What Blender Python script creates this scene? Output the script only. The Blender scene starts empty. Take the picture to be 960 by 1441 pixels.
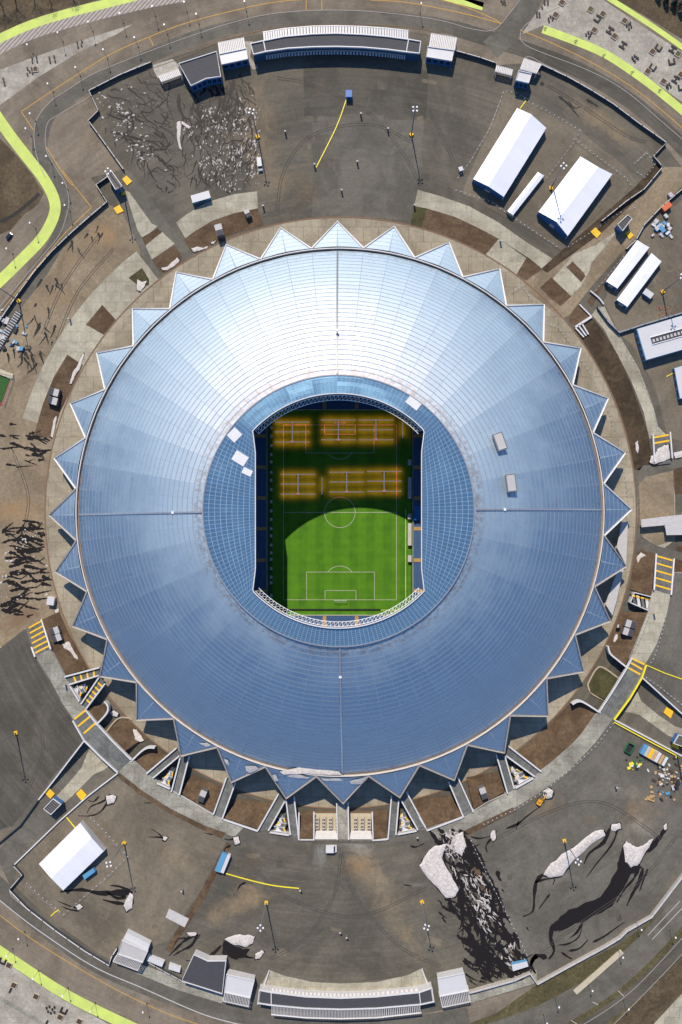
import bpy, bmesh, math, random
from mathutils import Vector, Matrix
from mathutils.geometry import delaunay_2d_cdt
random.seed(7)
sc = bpy.context.scene
COL = sc.collection
R = math.radians
# ------------------------------------------------------------------ camera geometry (survey scale of the site plan)
H = 480.0; K = 2.3458; NX, NY = 500.0, 740.0
XN = (NX-480)/K; YN = -(NY-720.5)/K
def P(px, py, z=0.0):
    s = (H-z)/H/K
    return (XN+(px-NX)*s, YN-(py-NY)*s, z)
cam_d = bpy.data.cameras.new('camera'); cam = bpy.data.objects.new('camera', cam_d); COL.objects.link(cam)
cam.location = (XN, YN, H)
cam_d.sensor_fit = 'VERTICAL'; cam_d.sensor_height = 24.0; cam_d.lens = 24.0*K*H/1441.0
cam_d.shift_x = (480-NX)/1441.0; cam_d.shift_y = (NY-720.5)/1441.0
cam_d.clip_start = 1; cam_d.clip_end = 8000
sc.camera = cam
# ------------------------------------------------------------------ light
SUN_EL = 46.5
sdx, sdy = -0.19, 0.98      # horizontal direction towards the sun (up in the plan, a little left)
w = bpy.data.worlds.new('World'); sc.world = w; w.use_nodes = True
nt = w.node_tree; nt.nodes.clear()
sky = nt.nodes.new('ShaderNodeTexSky'); sky.sky_type = 'NISHITA'; sky.sun_disc = False
sky.sun_elevation = R(SUN_EL); sky.sun_rotation = math.atan2(sdx, sdy); sky.altitude = 300
sky.air_density = 0.72; sky.dust_density = 0.0; sky.ozone_density = 5.5
bg = nt.nodes.new('ShaderNodeBackground'); bg.inputs['Strength'].default_value = 0.19
wo = nt.nodes.new('ShaderNodeOutputWorld')
nt.links.new(sky.outputs[0], bg.inputs[0]); nt.links.new(bg.outputs[0], wo.inputs[0])
sl = bpy.data.lights.new('sun', 'SUN'); sl.energy = 4.8; sl.angle = R(0.53); sl.color = (1.0, 0.875, 0.71)
so = bpy.data.objects.new('sun', sl); COL.objects.link(so)
hv = Vector((sdx, sdy, 0)).normalized()
sv = Vector((hv.x*math.cos(R(SUN_EL)), hv.y*math.cos(R(SUN_EL)), math.sin(R(SUN_EL))))
so.rotation_euler = sv.to_track_quat('Z', 'Y').to_euler()
sc.view_settings.view_transform = 'Standard'; sc.view_settings.look = 'None'
sc.view_settings.exposure = 0.12; sc.view_settings.gamma = 1.0; sc.view_settings.use_curve_mapping = False
# ------------------------------------------------------------------ materials
MATS = {}
def newmat(name):
    m = bpy.data.materials.new(name); m.use_nodes = True
    MATS[name] = m
    n = m.node_tree
    return m, n, n.nodes['Principled BSDF']
class NB:
    def __init__(s, n): s.n = n
    def node(s, t, **kw):
        o = s.n.nodes.new(t)
        for k, v in kw.items(): setattr(o, k, v)
        return o
    def link(s, a, b): s.n.links.new(a, b)
    def val(s, sock, v):
        if isinstance(v, (int, float)): sock.default_value = v
        elif isinstance(v, (tuple, list)):
            if len(v) == 3 and sock.type == 'RGBA': v = (*v, 1)
            sock.default_value = v
        else: s.link(v, sock)
    def math(s, op, a, b=0.0, c=None):
        o = s.node('ShaderNodeMath', operation=op)
        s.val(o.inputs[0], a); s.val(o.inputs[1], b)
        if c is not None: s.val(o.inputs[2], c)
        return o.outputs[0]
    def noise(s, vec, scale, detail=6, rough=0.6, dist=0.0):
        o = s.node('ShaderNodeTexNoise')
        s.link(vec, o.inputs['Vector'])
        o.inputs['Scale'].default_value = scale; o.inputs['Detail'].default_value = detail
        o.inputs['Roughness'].default_value = rough; o.inputs['Distortion'].default_value = dist
        return o.outputs['Fac']
    def ramp(s, v, a, b, lo=0.0, hi=1.0):
        o = s.node('ShaderNodeMapRange', interpolation_type='SMOOTHSTEP')
        s.val(o.inputs[0], v); o.inputs[1].default_value = a; o.inputs[2].default_value = b
        o.inputs[3].default_value = lo; o.inputs[4].default_value = hi
        return o.outputs[0]
    def mix(s, f, a, b, mode='MIX'):
        o = s.node('ShaderNodeMix', data_type='RGBA', blend_type=mode)
        s.val(o.inputs[0], f); s.val(o.inputs[6], a); s.val(o.inputs[7], b)
        return o.outputs[2]
def sc3(c, k): return tuple(x*k for x in c)
GROUNDM = set()
def groundmat(name, dark, light, slab=0, rings=0.0, fine=0.35, rough=0.9, scale=0.02, tracks=0.0, speck=0.0):
    GROUNDM.add(name); dark = (dark[0]*.875, dark[1]*.93, dark[2]*.90); light = (light[0]*1.05, light[1]*1.12, light[2]*1.08)
    m, n, p = newmat(name); b = NB(n)
    tc = b.node('ShaderNodeNewGeometry').outputs['Position']
    big = b.noise(tc, scale, 9, 0.68, 0.8)
    c = b.mix(b.ramp(big, 0.34, 0.66), dark, light)
    mid = b.noise(tc, 0.11, 7, 0.7, 1.2)
    c = b.mix(b.ramp(mid, 0.52, 0.75, 0.0, 0.45), c, sc3(light, 1.25))
    c = b.mix(b.ramp(mid, 0.28, 0.46, 0.40, 0.0), c, sc3(dark, 0.7))
    f = b.noise(tc, 0.55, 5, 0.7)
    c = b.mix(b.ramp(f, 0.25, 0.75, fine, 0.0), c, sc3(dark, 0.45))
    g = b.noise(tc, 2.3, 3, 0.7)
    c = b.mix(b.ramp(g, 0.45, 0.8, 0.0, fine*0.7), c, sc3(light, 1.45))
    if rings or tracks:
        sep = b.node('ShaderNodeSeparateXYZ'); b.link(tc, sep.inputs[0])
        rr = b.math('SQRT', b.math('ADD', b.math('POWER', sep.outputs[0], 2.0), b.math('POWER', sep.outputs[1], 2.0)))
        an = b.math('ARCTAN2', sep.outputs[0], sep.outputs[1])
        cb = b.node('ShaderNodeCombineXYZ'); b.link(rr, cb.inputs[0]); b.link(b.math('MULTIPLY', an, 8.0), cb.inputs[1])
        rn = b.noise(cb.outputs[0], 0.32, 6, 0.75)
        c = b.mix(b.ramp(rn, 0.35, 0.7, rings, 0.0), c, sc3(dark, 0.55))
        rn2 = b.noise(cb.outputs[0], 0.9, 4, 0.7)
        c = b.mix(b.ramp(rn2, 0.5, 0.85, 0.0, rings), c, sc3(light, 1.35))
    if slab:
        sx = b.node('ShaderNodeTexBrick'); b.link(tc, sx.inputs['Vector'])
        sx.inputs['Scale'].default_value = 1.0/slab
        sx.inputs['Mortar Size'].default_value = 0.02; sx.inputs['Color1'].default_value = (1,1,1,1)
        sx.inputs['Color2'].default_value = (0.86,0.86,0.85,1); sx.inputs['Mortar'].default_value = (0.55,0.53,0.5,1)
        sx.inputs['Brick Width'].default_value = 1.0; sx.inputs['Row Height'].default_value = 1.0; sx.offset = 0.5
        c = b.mix(0.8, c, sx.outputs['Color'], 'MULTIPLY')
    if speck:
        v = b.node('ShaderNodeTexVoronoi'); b.link(tc, v.inputs['Vector']); v.inputs['Scale'].default_value = 0.35
        c = b.mix(b.ramp(v.outputs['Distance'], 0.05, 0.16, speck, 0.0), c, sc3(dark, 0.3))
    at = b.node('ShaderNodeAttribute', attribute_name='stain')
    sf = b.noise(tc, 0.07, 9, 0.72, 1.0)
    fac = b.ramp(b.math('ADD', at.outputs['Alpha'], b.math('MULTIPLY', b.math('SUBTRACT', sf, 0.5), 1.5)), 0.22, 0.85, 0.0, 0.85)
    fac = b.math('MULTIPLY', fac, b.math('GREATER_THAN', at.outputs['Alpha'], 0.001))
    fac = b.math('MULTIPLY', fac, b.ramp(at.outputs['Alpha'], 0.0, 0.25))
    c = b.mix(fac, c, b.mix(b.ramp(f, 0.2, 0.8, 0.5, 0.0), at.outputs['Color'], sc3(dark, 0.9)))
    b.link(c, p.inputs['Base Color']); p.inputs['Roughness'].default_value = rough
    p.inputs['Specular IOR Level'].default_value = 0.25
    bp = b.node('ShaderNodeBump'); bp.inputs['Strength'].default_value = 0.25; bp.inputs['Distance'].default_value = 0.3
    b.link(f, bp.inputs['Height']); b.link(bp.outputs[0], p.inputs['Normal'])
    return m
def simple(name, col, rough=0.6, metal=0.0, var=0.25, scale=0.6, emit=None, dirt=None, spec=0.4, bump=0.0):
    m, n, p = newmat(name); b = NB(n)
    tc = b.node('ShaderNodeTexCoord').outputs['Object']
    nz = b.noise(tc, scale, 6, 0.65)
    c = b.mix(b.ramp(nz, 0.3, 0.75, var, 0.0), col, sc3(col, 0.5) if dirt is None else dirt)
    n2 = b.noise(tc, scale*7, 3, 0.6)
    c = b.mix(b.ramp(n2, 0.5, 0.8, 0, var*0.6), c, sc3(col, 1.25))
    b.link(c, p.inputs['Base Color'])
    p.inputs['Roughness'].default_value = rough; p.inputs['Metallic'].default_value = metal
    p.inputs['Specular IOR Level'].default_value = spec
    if bump:
        bp = b.node('ShaderNodeBump'); bp.inputs['Strength'].default_value = bump; bp.inputs['Distance'].default_value = 0.3
        b.link(n2, bp.inputs['Height']); b.link(bp.outputs[0], p.inputs['Normal'])
    if emit:
        p.inputs['Emission Color'].default_value = (*emit[0], 1); p.inputs['Emission Strength'].default_value = emit[1]
    return m
# ground family
groundmat('asphalt', (.098,.085,.070), (.160,.136,.108), rings=.35, tracks=1)
groundmat('asphalt_dark', (.088,.077,.064), (.130,.112,.092), rings=.45, scale=.03)
groundmat('asphalt_grey', (.112,.098,.083), (.160,.140,.118), rings=.2, scale=.04)
groundmat('outer_asphalt', (.168,.130,.100), (.255,.20,.155), rings=.25, scale=.03)
groundmat('mud', (.205,.15,.10), (.335,.255,.178), rings=.15, fine=.5)
groundmat('tent_asphalt', (.135,.108,.083), (.215,.172,.130), rings=.15)
groundmat('concrete', (.33,.285,.225), (.46,.41,.33), slab=6.0, fine=.3, scale=.04)
groundmat('ring_concrete', (.29,.235,.175), (.40,.335,.26), slab=9.0, fine=.3, scale=.03)
groundmat('walk_concrete', (.24,.215,.185), (.40,.37,.32), slab=5.0, fine=.4, scale=.05)
groundmat('plaza_paving', (.34,.29,.25), (.46,.41,.36), slab=3.0, fine=.4, scale=.05)
groundmat('soil', (.085,.050,.030), (.15,.095,.058), fine=.6, scale=.09, speck=.4)
groundmat('soil_dark', (.045,.030,.019), (.095,.062,.038), fine=.6, scale=.09, speck=.4)
groundmat('dry_grass', (.075,.062,.028), (.13,.105,.052), fine=.7, scale=.08, speck=.5)
groundmat('green_bed', (.05,.045,.018), (.09,.08,.035), fine=.6, scale=.1)
groundmat('brown_bank', (.075,.052,.031), (.14,.10,.062), fine=.7, scale=.06, speck=.3)
groundmat('deck', (.12,.12,.122), (.20,.195,.19), fine=.5, rings=.3, scale=.1)
simple('kerb_rust', (.20,.12,.07), .8)
simple('kerb_pale', (.42,.34,.24), .8)
simple('white_line', (.50,.47,.43), .8, var=.5)
simple('kerb_grey', (.36,.33,.30), .8, var=.4)
simple('yellow_line', (.55,.32,.06), .8, var=.5)
simple('yellow_paint', (.85,.50,.02), .6, var=.3)
simple('yellow_cable', (.85,.72,.04), .5)
simple('lime', (.56,.68,.14), .8, var=.55, scale=.12, dirt=(.36,.42,.14))
simple('white_wall', (.62,.62,.63), .5, var=.25)
simple('pale_wall', (.50,.49,.48), .6, var=.3)
simple('white_roof', (.55,.56,.58), .4, var=.28, scale=.22, dirt=(.46,.45,.43))
simple('tent_fabric', (.84,.86,.90), .45, var=.08, scale=.25)
simple('grey_roof', (.46,.45,.44), .6, var=.25)
simple('dark_roof', (.058,.060,.068), .75, var=.35)
simple('slate_roof', (.13,.14,.16), .6, var=.3)
simple('blue_glass', (.03,.09,.17), .12, var=.2, spec=.8)
simple('wall_shade_blue', (.03,.13,.33), .4)  # white walls in shade: the blue of the shade is put into the colour
simple('blue_paint', (.01,.13,.42), .4)
simple('container_blue', (.10,.30,.50), .45)
simple('dark_metal', (.025,.027,.032), .5)
simple('fence_metal', (.055,.065,.075), .5)
simple('steel', (.45,.46,.48), .35, metal=.6)
simple('mast_steel', (.20,.21,.22), .45, metal=.3)
simple('white_metal', (.80,.80,.80), .4)
simple('lamp_white', (.85,.86,.88), .3)
simple('planter_brown', (.075,.045,.03), .7)
simple('bench_dark', (.022,.018,.018), .6)
simple('beige', (.50,.44,.32), .6)
simple('orange', (.60,.14,.05), .6)
simple('green_paint', (.03,.16,.06), .6)
simple('red_paint', (.28,.03,.03), .6)
simple('excavator_yellow', (.75,.36,.02), .5)
simple('timber', (.50,.32,.15), .7)
simple('bark', (.05,.035,.025), .9)
simple('needle', (.012,.022,.020), .9, var=.6, scale=2)
simple('snow', (.66,.63,.60), .85, var=.85, scale=.9, dirt=(.36,.32,.29), bump=.15)
simple('tyre_mark', (.065,.058,.052), .9, var=.6, scale=.3)
simple('snow_dirty', (.52,.49,.46), .8, var=.6, scale=.8, dirt=(.28,.25,.22))
simple('wet', (.017,.015,.015), .45, var=.2, spec=.12)
simple('wet_grey', (.024,.022,.021), .6, var=.4, spec=.2)
simple('seat_blue', (.03,.11,.30), .5)
simple('gangway', (.45,.28,.10), .8)
simple('white_trim', (.68,.66,.64), .5, var=.3)
simple('trim_grey', (.42,.38,.34), .6, var=.4)
simple('gutter', (.27,.20,.14), .8, var=.4)
simple('turf_mini', (.03,.10,.02), .9)
simple('rubber', (.02,.02,.02), .7)
simple('lamp_rig_glow', (.7,.6,.55), .5, emit=((1.0,.78,.66), .14))
simple('window_dark', (.02,.03,.045), .15)
# pitch
m, n, p = newmat('pitch_grass'); b = NB(n)
tc = b.node('ShaderNodeNewGeometry').outputs['Position']
sep = b.node('ShaderNodeSeparateXYZ'); b.link(tc, sep.inputs[0])
st = b.math('SINE', b.math('MULTIPLY', sep.outputs[0], .62))
st2 = b.math('SINE', b.math('MULTIPLY', sep.outputs[1], 1.15))
nz = b.noise(tc, .12, 8, .7)
c = b.mix(b.ramp(nz, .3, .7), (.050,.150,.012), (.076,.215,.012))
c = b.mix(b.ramp(st, -.4, .4, 0, .26), c, (.12,.28,.015))
c = b.mix(b.ramp(st2, -.4, .4, 0, .08), c, (.02,.09,.004))
nf = b.noise(tc, 2.0, 4, .8)
c = b.mix(b.ramp(nf, .5, .8, 0, .4), c, (.10,.24,.02))
b.link(c, p.inputs['Base Color']); p.inputs['Roughness'].default_value = .85; p.inputs['Specular IOR Level'].default_value = .15
# roof
def roofmat(name, base, rough, metal, vper, lw, uw, linecol, finew, dirt_amt, lineamt=0.8):
    m, n, p = newmat(name); b = NB(n)
    uv = b.node('ShaderNodeUVMap', uv_map='UVMap').outputs[0]
    sep = b.node('ShaderNodeSeparateXYZ'); b.link(uv, sep.inputs[0])
    u, v = sep.outputs[0], sep.outputs[1]
    pos = b.node('ShaderNodeNewGeometry').outputs['Position']
    fv = b.math('FRACT', v); fu = b.math('FRACT', b.math('ADD', u, uw/2))
    lv = b.math('LESS_THAN', fv, lw); lu = b.math('LESS_THAN', fu, uw)
    ff = b.math('LESS_THAN', b.math('FRACT', b.math('MULTIPLY', u, 8.0)), finew)
    brk = b.noise(pos, 1.1, 2, .6)
    lv = b.math('MULTIPLY', lv, b.ramp(brk, .35, .5, .55, 1))
    cb = b.node('ShaderNodeCombineXYZ'); b.link(b.math('FLOOR', b.math('MULTIPLY', u, 1.0)), cb.inputs[0]); b.link(b.math('FLOOR', v), cb.inputs[1])
    wn = b.node('ShaderNodeTexWhiteNoise', noise_dimensions='2D'); b.link(cb.outputs[0], wn.inputs['Vector'])
    cb2 = b.node('ShaderNodeCombineXYZ'); b.link(b.math('FLOOR', u), cb2.inputs[0])
    wn2 = b.node('ShaderNodeTexWhiteNoise', noise_dimensions='2D'); b.link(cb2.outputs[0], wn2.inputs['Vector'])
    c = b.mix(b.math('MULTIPLY', wn.outputs[0], .30 if name == 'ring_glazing' else .10), base, sc3(base, .55))
    c = b.mix(b.math('MULTIPLY', wn2.outputs[0], .07), c, sc3(base, .5))
    big = b.noise(pos, .035, 8, .65)
    c = b.mix(b.ramp(big, .35, .7, .18, 0), c, sc3(base, .55))
    dn = b.noise(pos, .25, 9, .75, .5)
    c = b.mix(b.ramp(dn, .55, .78, 0, dirt_amt), c, (.16,.13,.10))
    if dirt_amt > .2:
        sv_ = b.node('ShaderNodeCombineXYZ'); b.link(b.math('MULTIPLY', u, 5.0), sv_.inputs[0]); b.link(b.math('MULTIPLY', v, .35), sv_.inputs[1])
        st_ = b.noise(sv_.outputs[0], 1.0, 6, .7)
        c = b.mix(b.ramp(st_, .56, .8, 0, .55), c, (.15,.14,.14))
        rim_ = b.math('MULTIPLY', b.ramp(v, 1.2, 2.6, 1, 0), b.ramp(b.noise(pos, .45, 6, .7), .42, .6))
        rim2_ = b.math('MULTIPLY', b.ramp(v, 27.5, 30.5, 0, 1), b.ramp(b.noise(pos, .35, 6, .7), .48, .66))
        c = b.mix(b.math('MULTIPLY', b.math('MAXIMUM', rim_, rim2_), .6), c, (.17,.13,.10))
    ln = b.math('MAXIMUM', lv, lu)
    c = b.mix(b.math('MULTIPLY', ff, .22), c, sc3(base, .4))
    c = b.mix(b.math('MULTIPLY', ln, lineamt), c, linecol)
    b.link(c, p.inputs['Base Color'])
    p.inputs['Metallic'].default_value = metal
    b.link(b.math('MULTIPLY', b.math('SUBTRACT', 1.0, b.math('MULTIPLY', ln, .98)), metal), p.inputs['Metallic'])
    rv = b.math('ADD', b.math('MULTIPLY', wn.outputs[0], .03), b.ramp(big, .3, .7, rough-.03, rough+.05))
    b.link(b.math('ADD', rv, b.math('MULTIPLY', ln, .45)), p.inputs['Roughness'])
    bp = b.node('ShaderNodeBump'); bp.inputs['Strength'].default_value = .12; bp.inputs['Distance'].default_value = .4
    b.link(b.noise(pos, .22, 4, .6), bp.inputs['Height']); b.link(bp.outputs[0], p.inputs['Normal'])
    if metal > .5:
        p.inputs['Metallic'].default_value = 0
        for l_ in list(n.links):
            if l_.to_node == p and l_.to_socket.name in ('Metallic', 'Roughness'): n.links.remove(l_)
        p.inputs['Roughness'].default_value = .8; p.inputs['Specular IOR Level'].default_value = .1
        gl_ = b.node('ShaderNodeBsdfAnisotropic', distribution='BECKMANN')
        b.link(c, gl_.inputs['Color']); b.link(rv, gl_.inputs['Roughness']); b.link(bp.outputs[0], gl_.inputs['Normal'])
        ms = b.node('ShaderNodeMixShader')
        b.link(b.math('MULTIPLY', b.math('SUBTRACT', 1.0, b.math('MULTIPLY', ln, lineamt)), metal), ms.inputs[0])
        if name != 'ring_glazing':
            g2 = b.node('ShaderNodeBsdfAnisotropic', distribution='BECKMANN'); g2.inputs['Color'].default_value = (1.0, .78, .72, 1)
            g2.inputs['Roughness'].default_value = .53; b.link(bp.outputs[0], g2.inputs['Normal'])
            m2 = b.node('ShaderNodeMixShader'); m2.inputs[0].default_value = .13
            b.link(gl_.outputs[0], m2.inputs[1]); b.link(g2.outputs[0], m2.inputs[2]); gsh = m2.outputs[0]
        else:
            tr_ = b.node('ShaderNodeBsdfTranslucent'); tr_.inputs['Color'].default_value = (.35, .75, .95, 1)
            m2 = b.node('ShaderNodeMixShader'); m2.inputs[0].default_value = .16
            b.link(gl_.outputs[0], m2.inputs[1]); b.link(tr_.outputs[0], m2.inputs[2]); gsh = m2.outputs[0]
        b.link(p.outputs[0], ms.inputs[1]); b.link(gsh, ms.inputs[2])
        b.link(ms.outputs[0], n.nodes['Material Output'].inputs['Surface'])
    return m
roofmat('roof_metal', (.355,.485,.585), .69, .96, 1, .17, .018, (.205,.26,.33), .06, .25, 1.0)
roofmat('spike_metal', (.355,.485,.585), .69, .96, 1, .14, .03, (.25,.31,.38), .0, .1)
roofmat('ring_glazing', (.19,.38,.56), .36, .68, 1, .11, .09, (.40,.47,.54), .12, .0, .6)
roofmat('seating', (.018,.075,.22), .5, 0, 1, .35, .0, (.11,.15,.20), .0, .0, .8)
roofmat('louvre', (.50,.53,.58), .4, .3, 1, .35, .0, (.10,.16,.26), .0, .0, .9)
roofmat('glint_white', (.85,.86,.88), .4, .0, 1, .02, .0, (.5,.5,.5), .0, .0, .5)
m, n, p = newmat('hatched_paving'); b = NB(n)
tc = b.node('ShaderNodeNewGeometry').outputs['Position']
sep = b.node('ShaderNodeSeparateXYZ'); b.link(tc, sep.inputs[0])
dg = b.math('SINE', b.math('MULTIPLY', b.math('SUBTRACT', sep.outputs[0], b.math('MULTIPLY', sep.outputs[1], .9)), 2.5))
c = b.mix(b.ramp(dg, -.2, .2), (.24,.20,.17), (.44,.41,.37))
c = b.mix(b.ramp(b.noise(tc, .5, 5, .7), .3, .7, .4, 0), c, (.16,.13,.11))
b.link(c, p.inputs['Base Color']); p.inputs['Roughness'].default_value = .9
# ------------------------------------------------------------------ object helpers
def tag(o, label=None, cat=None, group=None, kind=None):
    if label: o['label'] = label
    if cat: o['category'] = cat
    if group: o['group'] = group
    if kind: o['kind'] = kind
    return o
ROOT = {}
def thing(name, label, cat, loc=(0,0,0), group=None, rz=0.0):
    o = bpy.data.objects.new(name, None); COL.objects.link(o); o.location = loc; o.rotation_euler = (0,0,rz)
    o.empty_display_size = 1.0
    ROOT[o.name] = Vector(loc)
    return tag(o, label, cat, group)
class MB:
    def __init__(s): s.v = []; s.f = []; s.uv = []; s.hasuv = False
    def add(s, vs, fs, uvs=None):
        o = len(s.v); s.v += [tuple(v) for v in vs]
        s.f += [tuple(i+o for i in f) for f in fs]
        s.uv += uvs if uvs else [(0,0)]*len(vs)
        if uvs: s.hasuv = True
        return s
    def prism(s, pts, z0, top=None):
        """pts: list of (x,y,z) top ring; z0 bottom height"""
        n = len(pts)
        a = sum(pts[i][0]*pts[(i+1)%n][1]-pts[(i+1)%n][0]*pts[i][1] for i in range(n))
        if a < 0: pts = list(reversed(pts))
        vs = [(x,y,z) for x,y,z in pts]+[(x,y,z0 if not callable(z0) else z0(x,y)) for x,y,z in pts]
        fs = [tuple(range(n)), tuple(range(2*n-1, n-1, -1))]+[(i, i+n, (i+1)%n+n, (i+1)%n) for i in range(n)]
        fs = fs[:2]+[(f[3],f[0],f[1],f[2]) for f in fs[2:]]
        return s.add(vs, fs)
    def box(s, c, d, rz=0.0, rx=0.0):
        M = Matrix.Translation(c) @ Matrix.Rotation(rz, 4, 'Z') @ Matrix.Rotation(rx, 4, 'X')
        vs = [M @ Vector((sx*d[0]/2, sy*d[1]/2, sz*d[2]/2)) for sx in (-1,1) for sy in (-1,1) for sz in (-1,1)]
        return s.add(vs, [(0,1,3,2),(4,6,7,5),(0,4,5,1),(2,3,7,6),(0,2,6,4),(1,5,7,3)])
    def tube(s, a, b_, r0, r1=None, n=6):
        r1 = r0 if r1 is None else r1
        a = Vector(a); b_ = Vector(b_); d = (b_-a)
        if d.length < 1e-6: return s
        q = d.to_track_quat('Z', 'Y')
        vs = []
        for k in range(n):
            t = 2*math.pi*k/n; o = Vector((math.cos(t), math.sin(t), 0))
            vs.append(a+q @ (o*r0))
        for k in range(n):
            t = 2*math.pi*k/n; o = Vector((math.cos(t), math.sin(t), 0))
            vs.append(b_+q @ (o*r1))
        fs = [(k,(k+1)%n,(k+1)%n+n,k+n) for k in range(n)]+[tuple(range(n-1,-1,-1)), tuple(range(n,2*n))]
        return s.add(vs, fs)
    def cyl(s, c, r, h, n=12, r1=None): return s.tube(c, (c[0],c[1],c[2]+h), r, r1, n)
    def ribbon_wall(s, pts, wd, h, closed=False):
        """box-section wall along world points (x,y,z=base)"""
        n = len(pts); L = []; Rr = []
        for i, p_ in enumerate(pts):
            a = Vector(pts[i-1] if (i > 0 or closed) else pts[i]); c = Vector(pts[(i+1)%n] if (i < n-1 or closed) else pts[i])
            d = (c-a); d.z = 0
            if d.length < 1e-6: d = Vector((1,0,0))
            d.normalize(); nrm = Vector((-d.y, d.x, 0))*(wd/2)
            L.append(Vector(p_)+nrm); Rr.append(Vector(p_)-nrm)
        vs = []
        for i in range(n):
            vs += [L[i], Rr[i], Rr[i]+Vector((0,0,h)), L[i]+Vector((0,0,h))]
        fs = []
        rng = range(n if closed else n-1)
        for i in rng:
            j = (i+1) % n
            for k in range(4):
                fs.append((i*4+k, i*4+(k+1)%4, j*4+(k+1)%4, j*4+k))
        if not closed:
            fs += [(3,2,1,0), tuple((n-1)*4+k for k in range(4))]
        return s.add(vs, fs)
    def build(s, name, mat, parent=None, smooth=False, origin=None):
        me = bpy.data.meshes.new(name)
        o = bpy.data.objects.new(name, me); COL.objects.link(o)
        if parent is not None:
            r = parent
            while r.parent: r = r.parent
            off = Vector(r.location) if r.get('_local') is None else Vector((0,0,0))
            o.parent = parent
            if r is not parent:
                pass
        elif origin is not None:
            off = Vector(origin); o.location = off
        else: off = Vector((0,0,0))
        me.from_pydata([tuple(Vector(v)-off) for v in s.v], [], s.f)
        if s.hasuv:
            ul = me.uv_layers.new(name='UVMap')
            for lp in me.loops: ul.data[lp.index].uv = s.uv[lp.vertex_index]
        me.materials.append(MATS[mat] if isinstance(mat, str) else mat)
        if mat in GROUNDM: me.color_attributes.new('stain', 'FLOAT_COLOR', 'POINT').data.foreach_set('color', [0.0]*4*len(me.vertices))
        if smooth:
            for q in me.polygons: q.use_smooth = True
        me.update()
        return o
def centroid(pts):
    return Vector((sum(p[0] for p in pts)/len(pts), sum(p[1] for p in pts)/len(pts), 0))
def local(o): o['_local'] = 1; return o
def dup(root, loc, rz=0.0, label=None, group=None, scale=None):
    r = root.copy(); COL.objects.link(r); r.location = loc; r.rotation_euler = (0,0,rz)
    if scale: r.scale = (scale,)*3
    if label: r['label'] = label
    if group: r['group'] = group
    for ch in list(root.children):
        c = ch.copy(); COL.objects.link(c); c.parent = r
        for g in ch.children:
            d = g.copy(); COL.objects.link(d); d.parent = c
    return r
def smoothpts(pts, n=6):
    out = []
    for i in range(len(pts)-1):
        p0 = pts[max(i-1,0)]; p1 = pts[i]; p2 = pts[i+1]; p3 = pts[min(i+2, len(pts)-1)]
        for k in range(n):
            t = k/n
            out.append(tuple(0.5*((2*p1[j])+(-p0[j]+p2[j])*t+(2*p0[j]-5*p1[j]+4*p2[j]-p3[j])*t*t+(-p0[j]+3*p1[j]-3*p2[j]+p3[j])*t**3) for j in range(len(p1))))
    out.append(tuple(pts[-1])); return out
def ribbon_px(pts, wpx, sm=6):
    q = smoothpts([tuple(map(float, p)) for p in pts], sm) if sm else [tuple(map(float, p)) for p in pts]
    L = []; Rr = []
    for i in range(len(q)):
        a = q[max(i-1,0)]; c = q[min(i+1,len(q)-1)]
        dx, dy = c[0]-a[0], c[1]-a[1]; l = math.hypot(dx,dy) or 1
        wv = wpx(i/(len(q)-1)) if callable(wpx) else wpx
        L.append((q[i][0]-dy/l*wv/2, q[i][1]+dx/l*wv/2)); Rr.append((q[i][0]+dy/l*wv/2, q[i][1]-dx/l*wv/2))
    return L, Rr
# stains: px centre, radii px, colour, amount
STAINS = []
def stain(px, py, rx, ry, col, a=1.0, rot=0.0): STAINS.append((px, py, rx, ry, col, a, R(rot)))
def stain_at(px, py):
    r = [0,0,0]; A = 0
    for sx, sy, rx, ry, col, a, rot in STAINS:
        dx, dy = px-sx, py-sy
        if abs(dx) > 3*(rx+ry) or abs(dy) > 3*(rx+ry): continue
        u = (dx*math.cos(rot)+dy*math.sin(rot))/rx; v = (-dx*math.sin(rot)+dy*math.cos(rot))/ry
        g = a*math.exp(-(u*u+v*v)*0.9)
        if g > 0.01:
            for k in range(3): r[k] += col[k]*(.92, 1.02, 1.0)[k]*g
            A += g
    if A > 0: r = [x/A for x in r]
    return (r[0], r[1], r[2], min(A*.75, 1.0))
def unP(x, y, z):
    s = (H-z)/H/K
    return ((x-XN)/s+NX, -(y-YN)/s+NY)
def inpoly(x, y, P_):
    c = False; j = len(P_)-1
    for i in range(len(P_)):
        if (P_[i][1] > y) != (P_[j][1] > y) and x < (P_[j][0]-P_[i][0])*(y-P_[i][1])/(P_[j][1]-P_[i][1])+P_[i][0]: c = not c
        j = i
    return c
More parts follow.
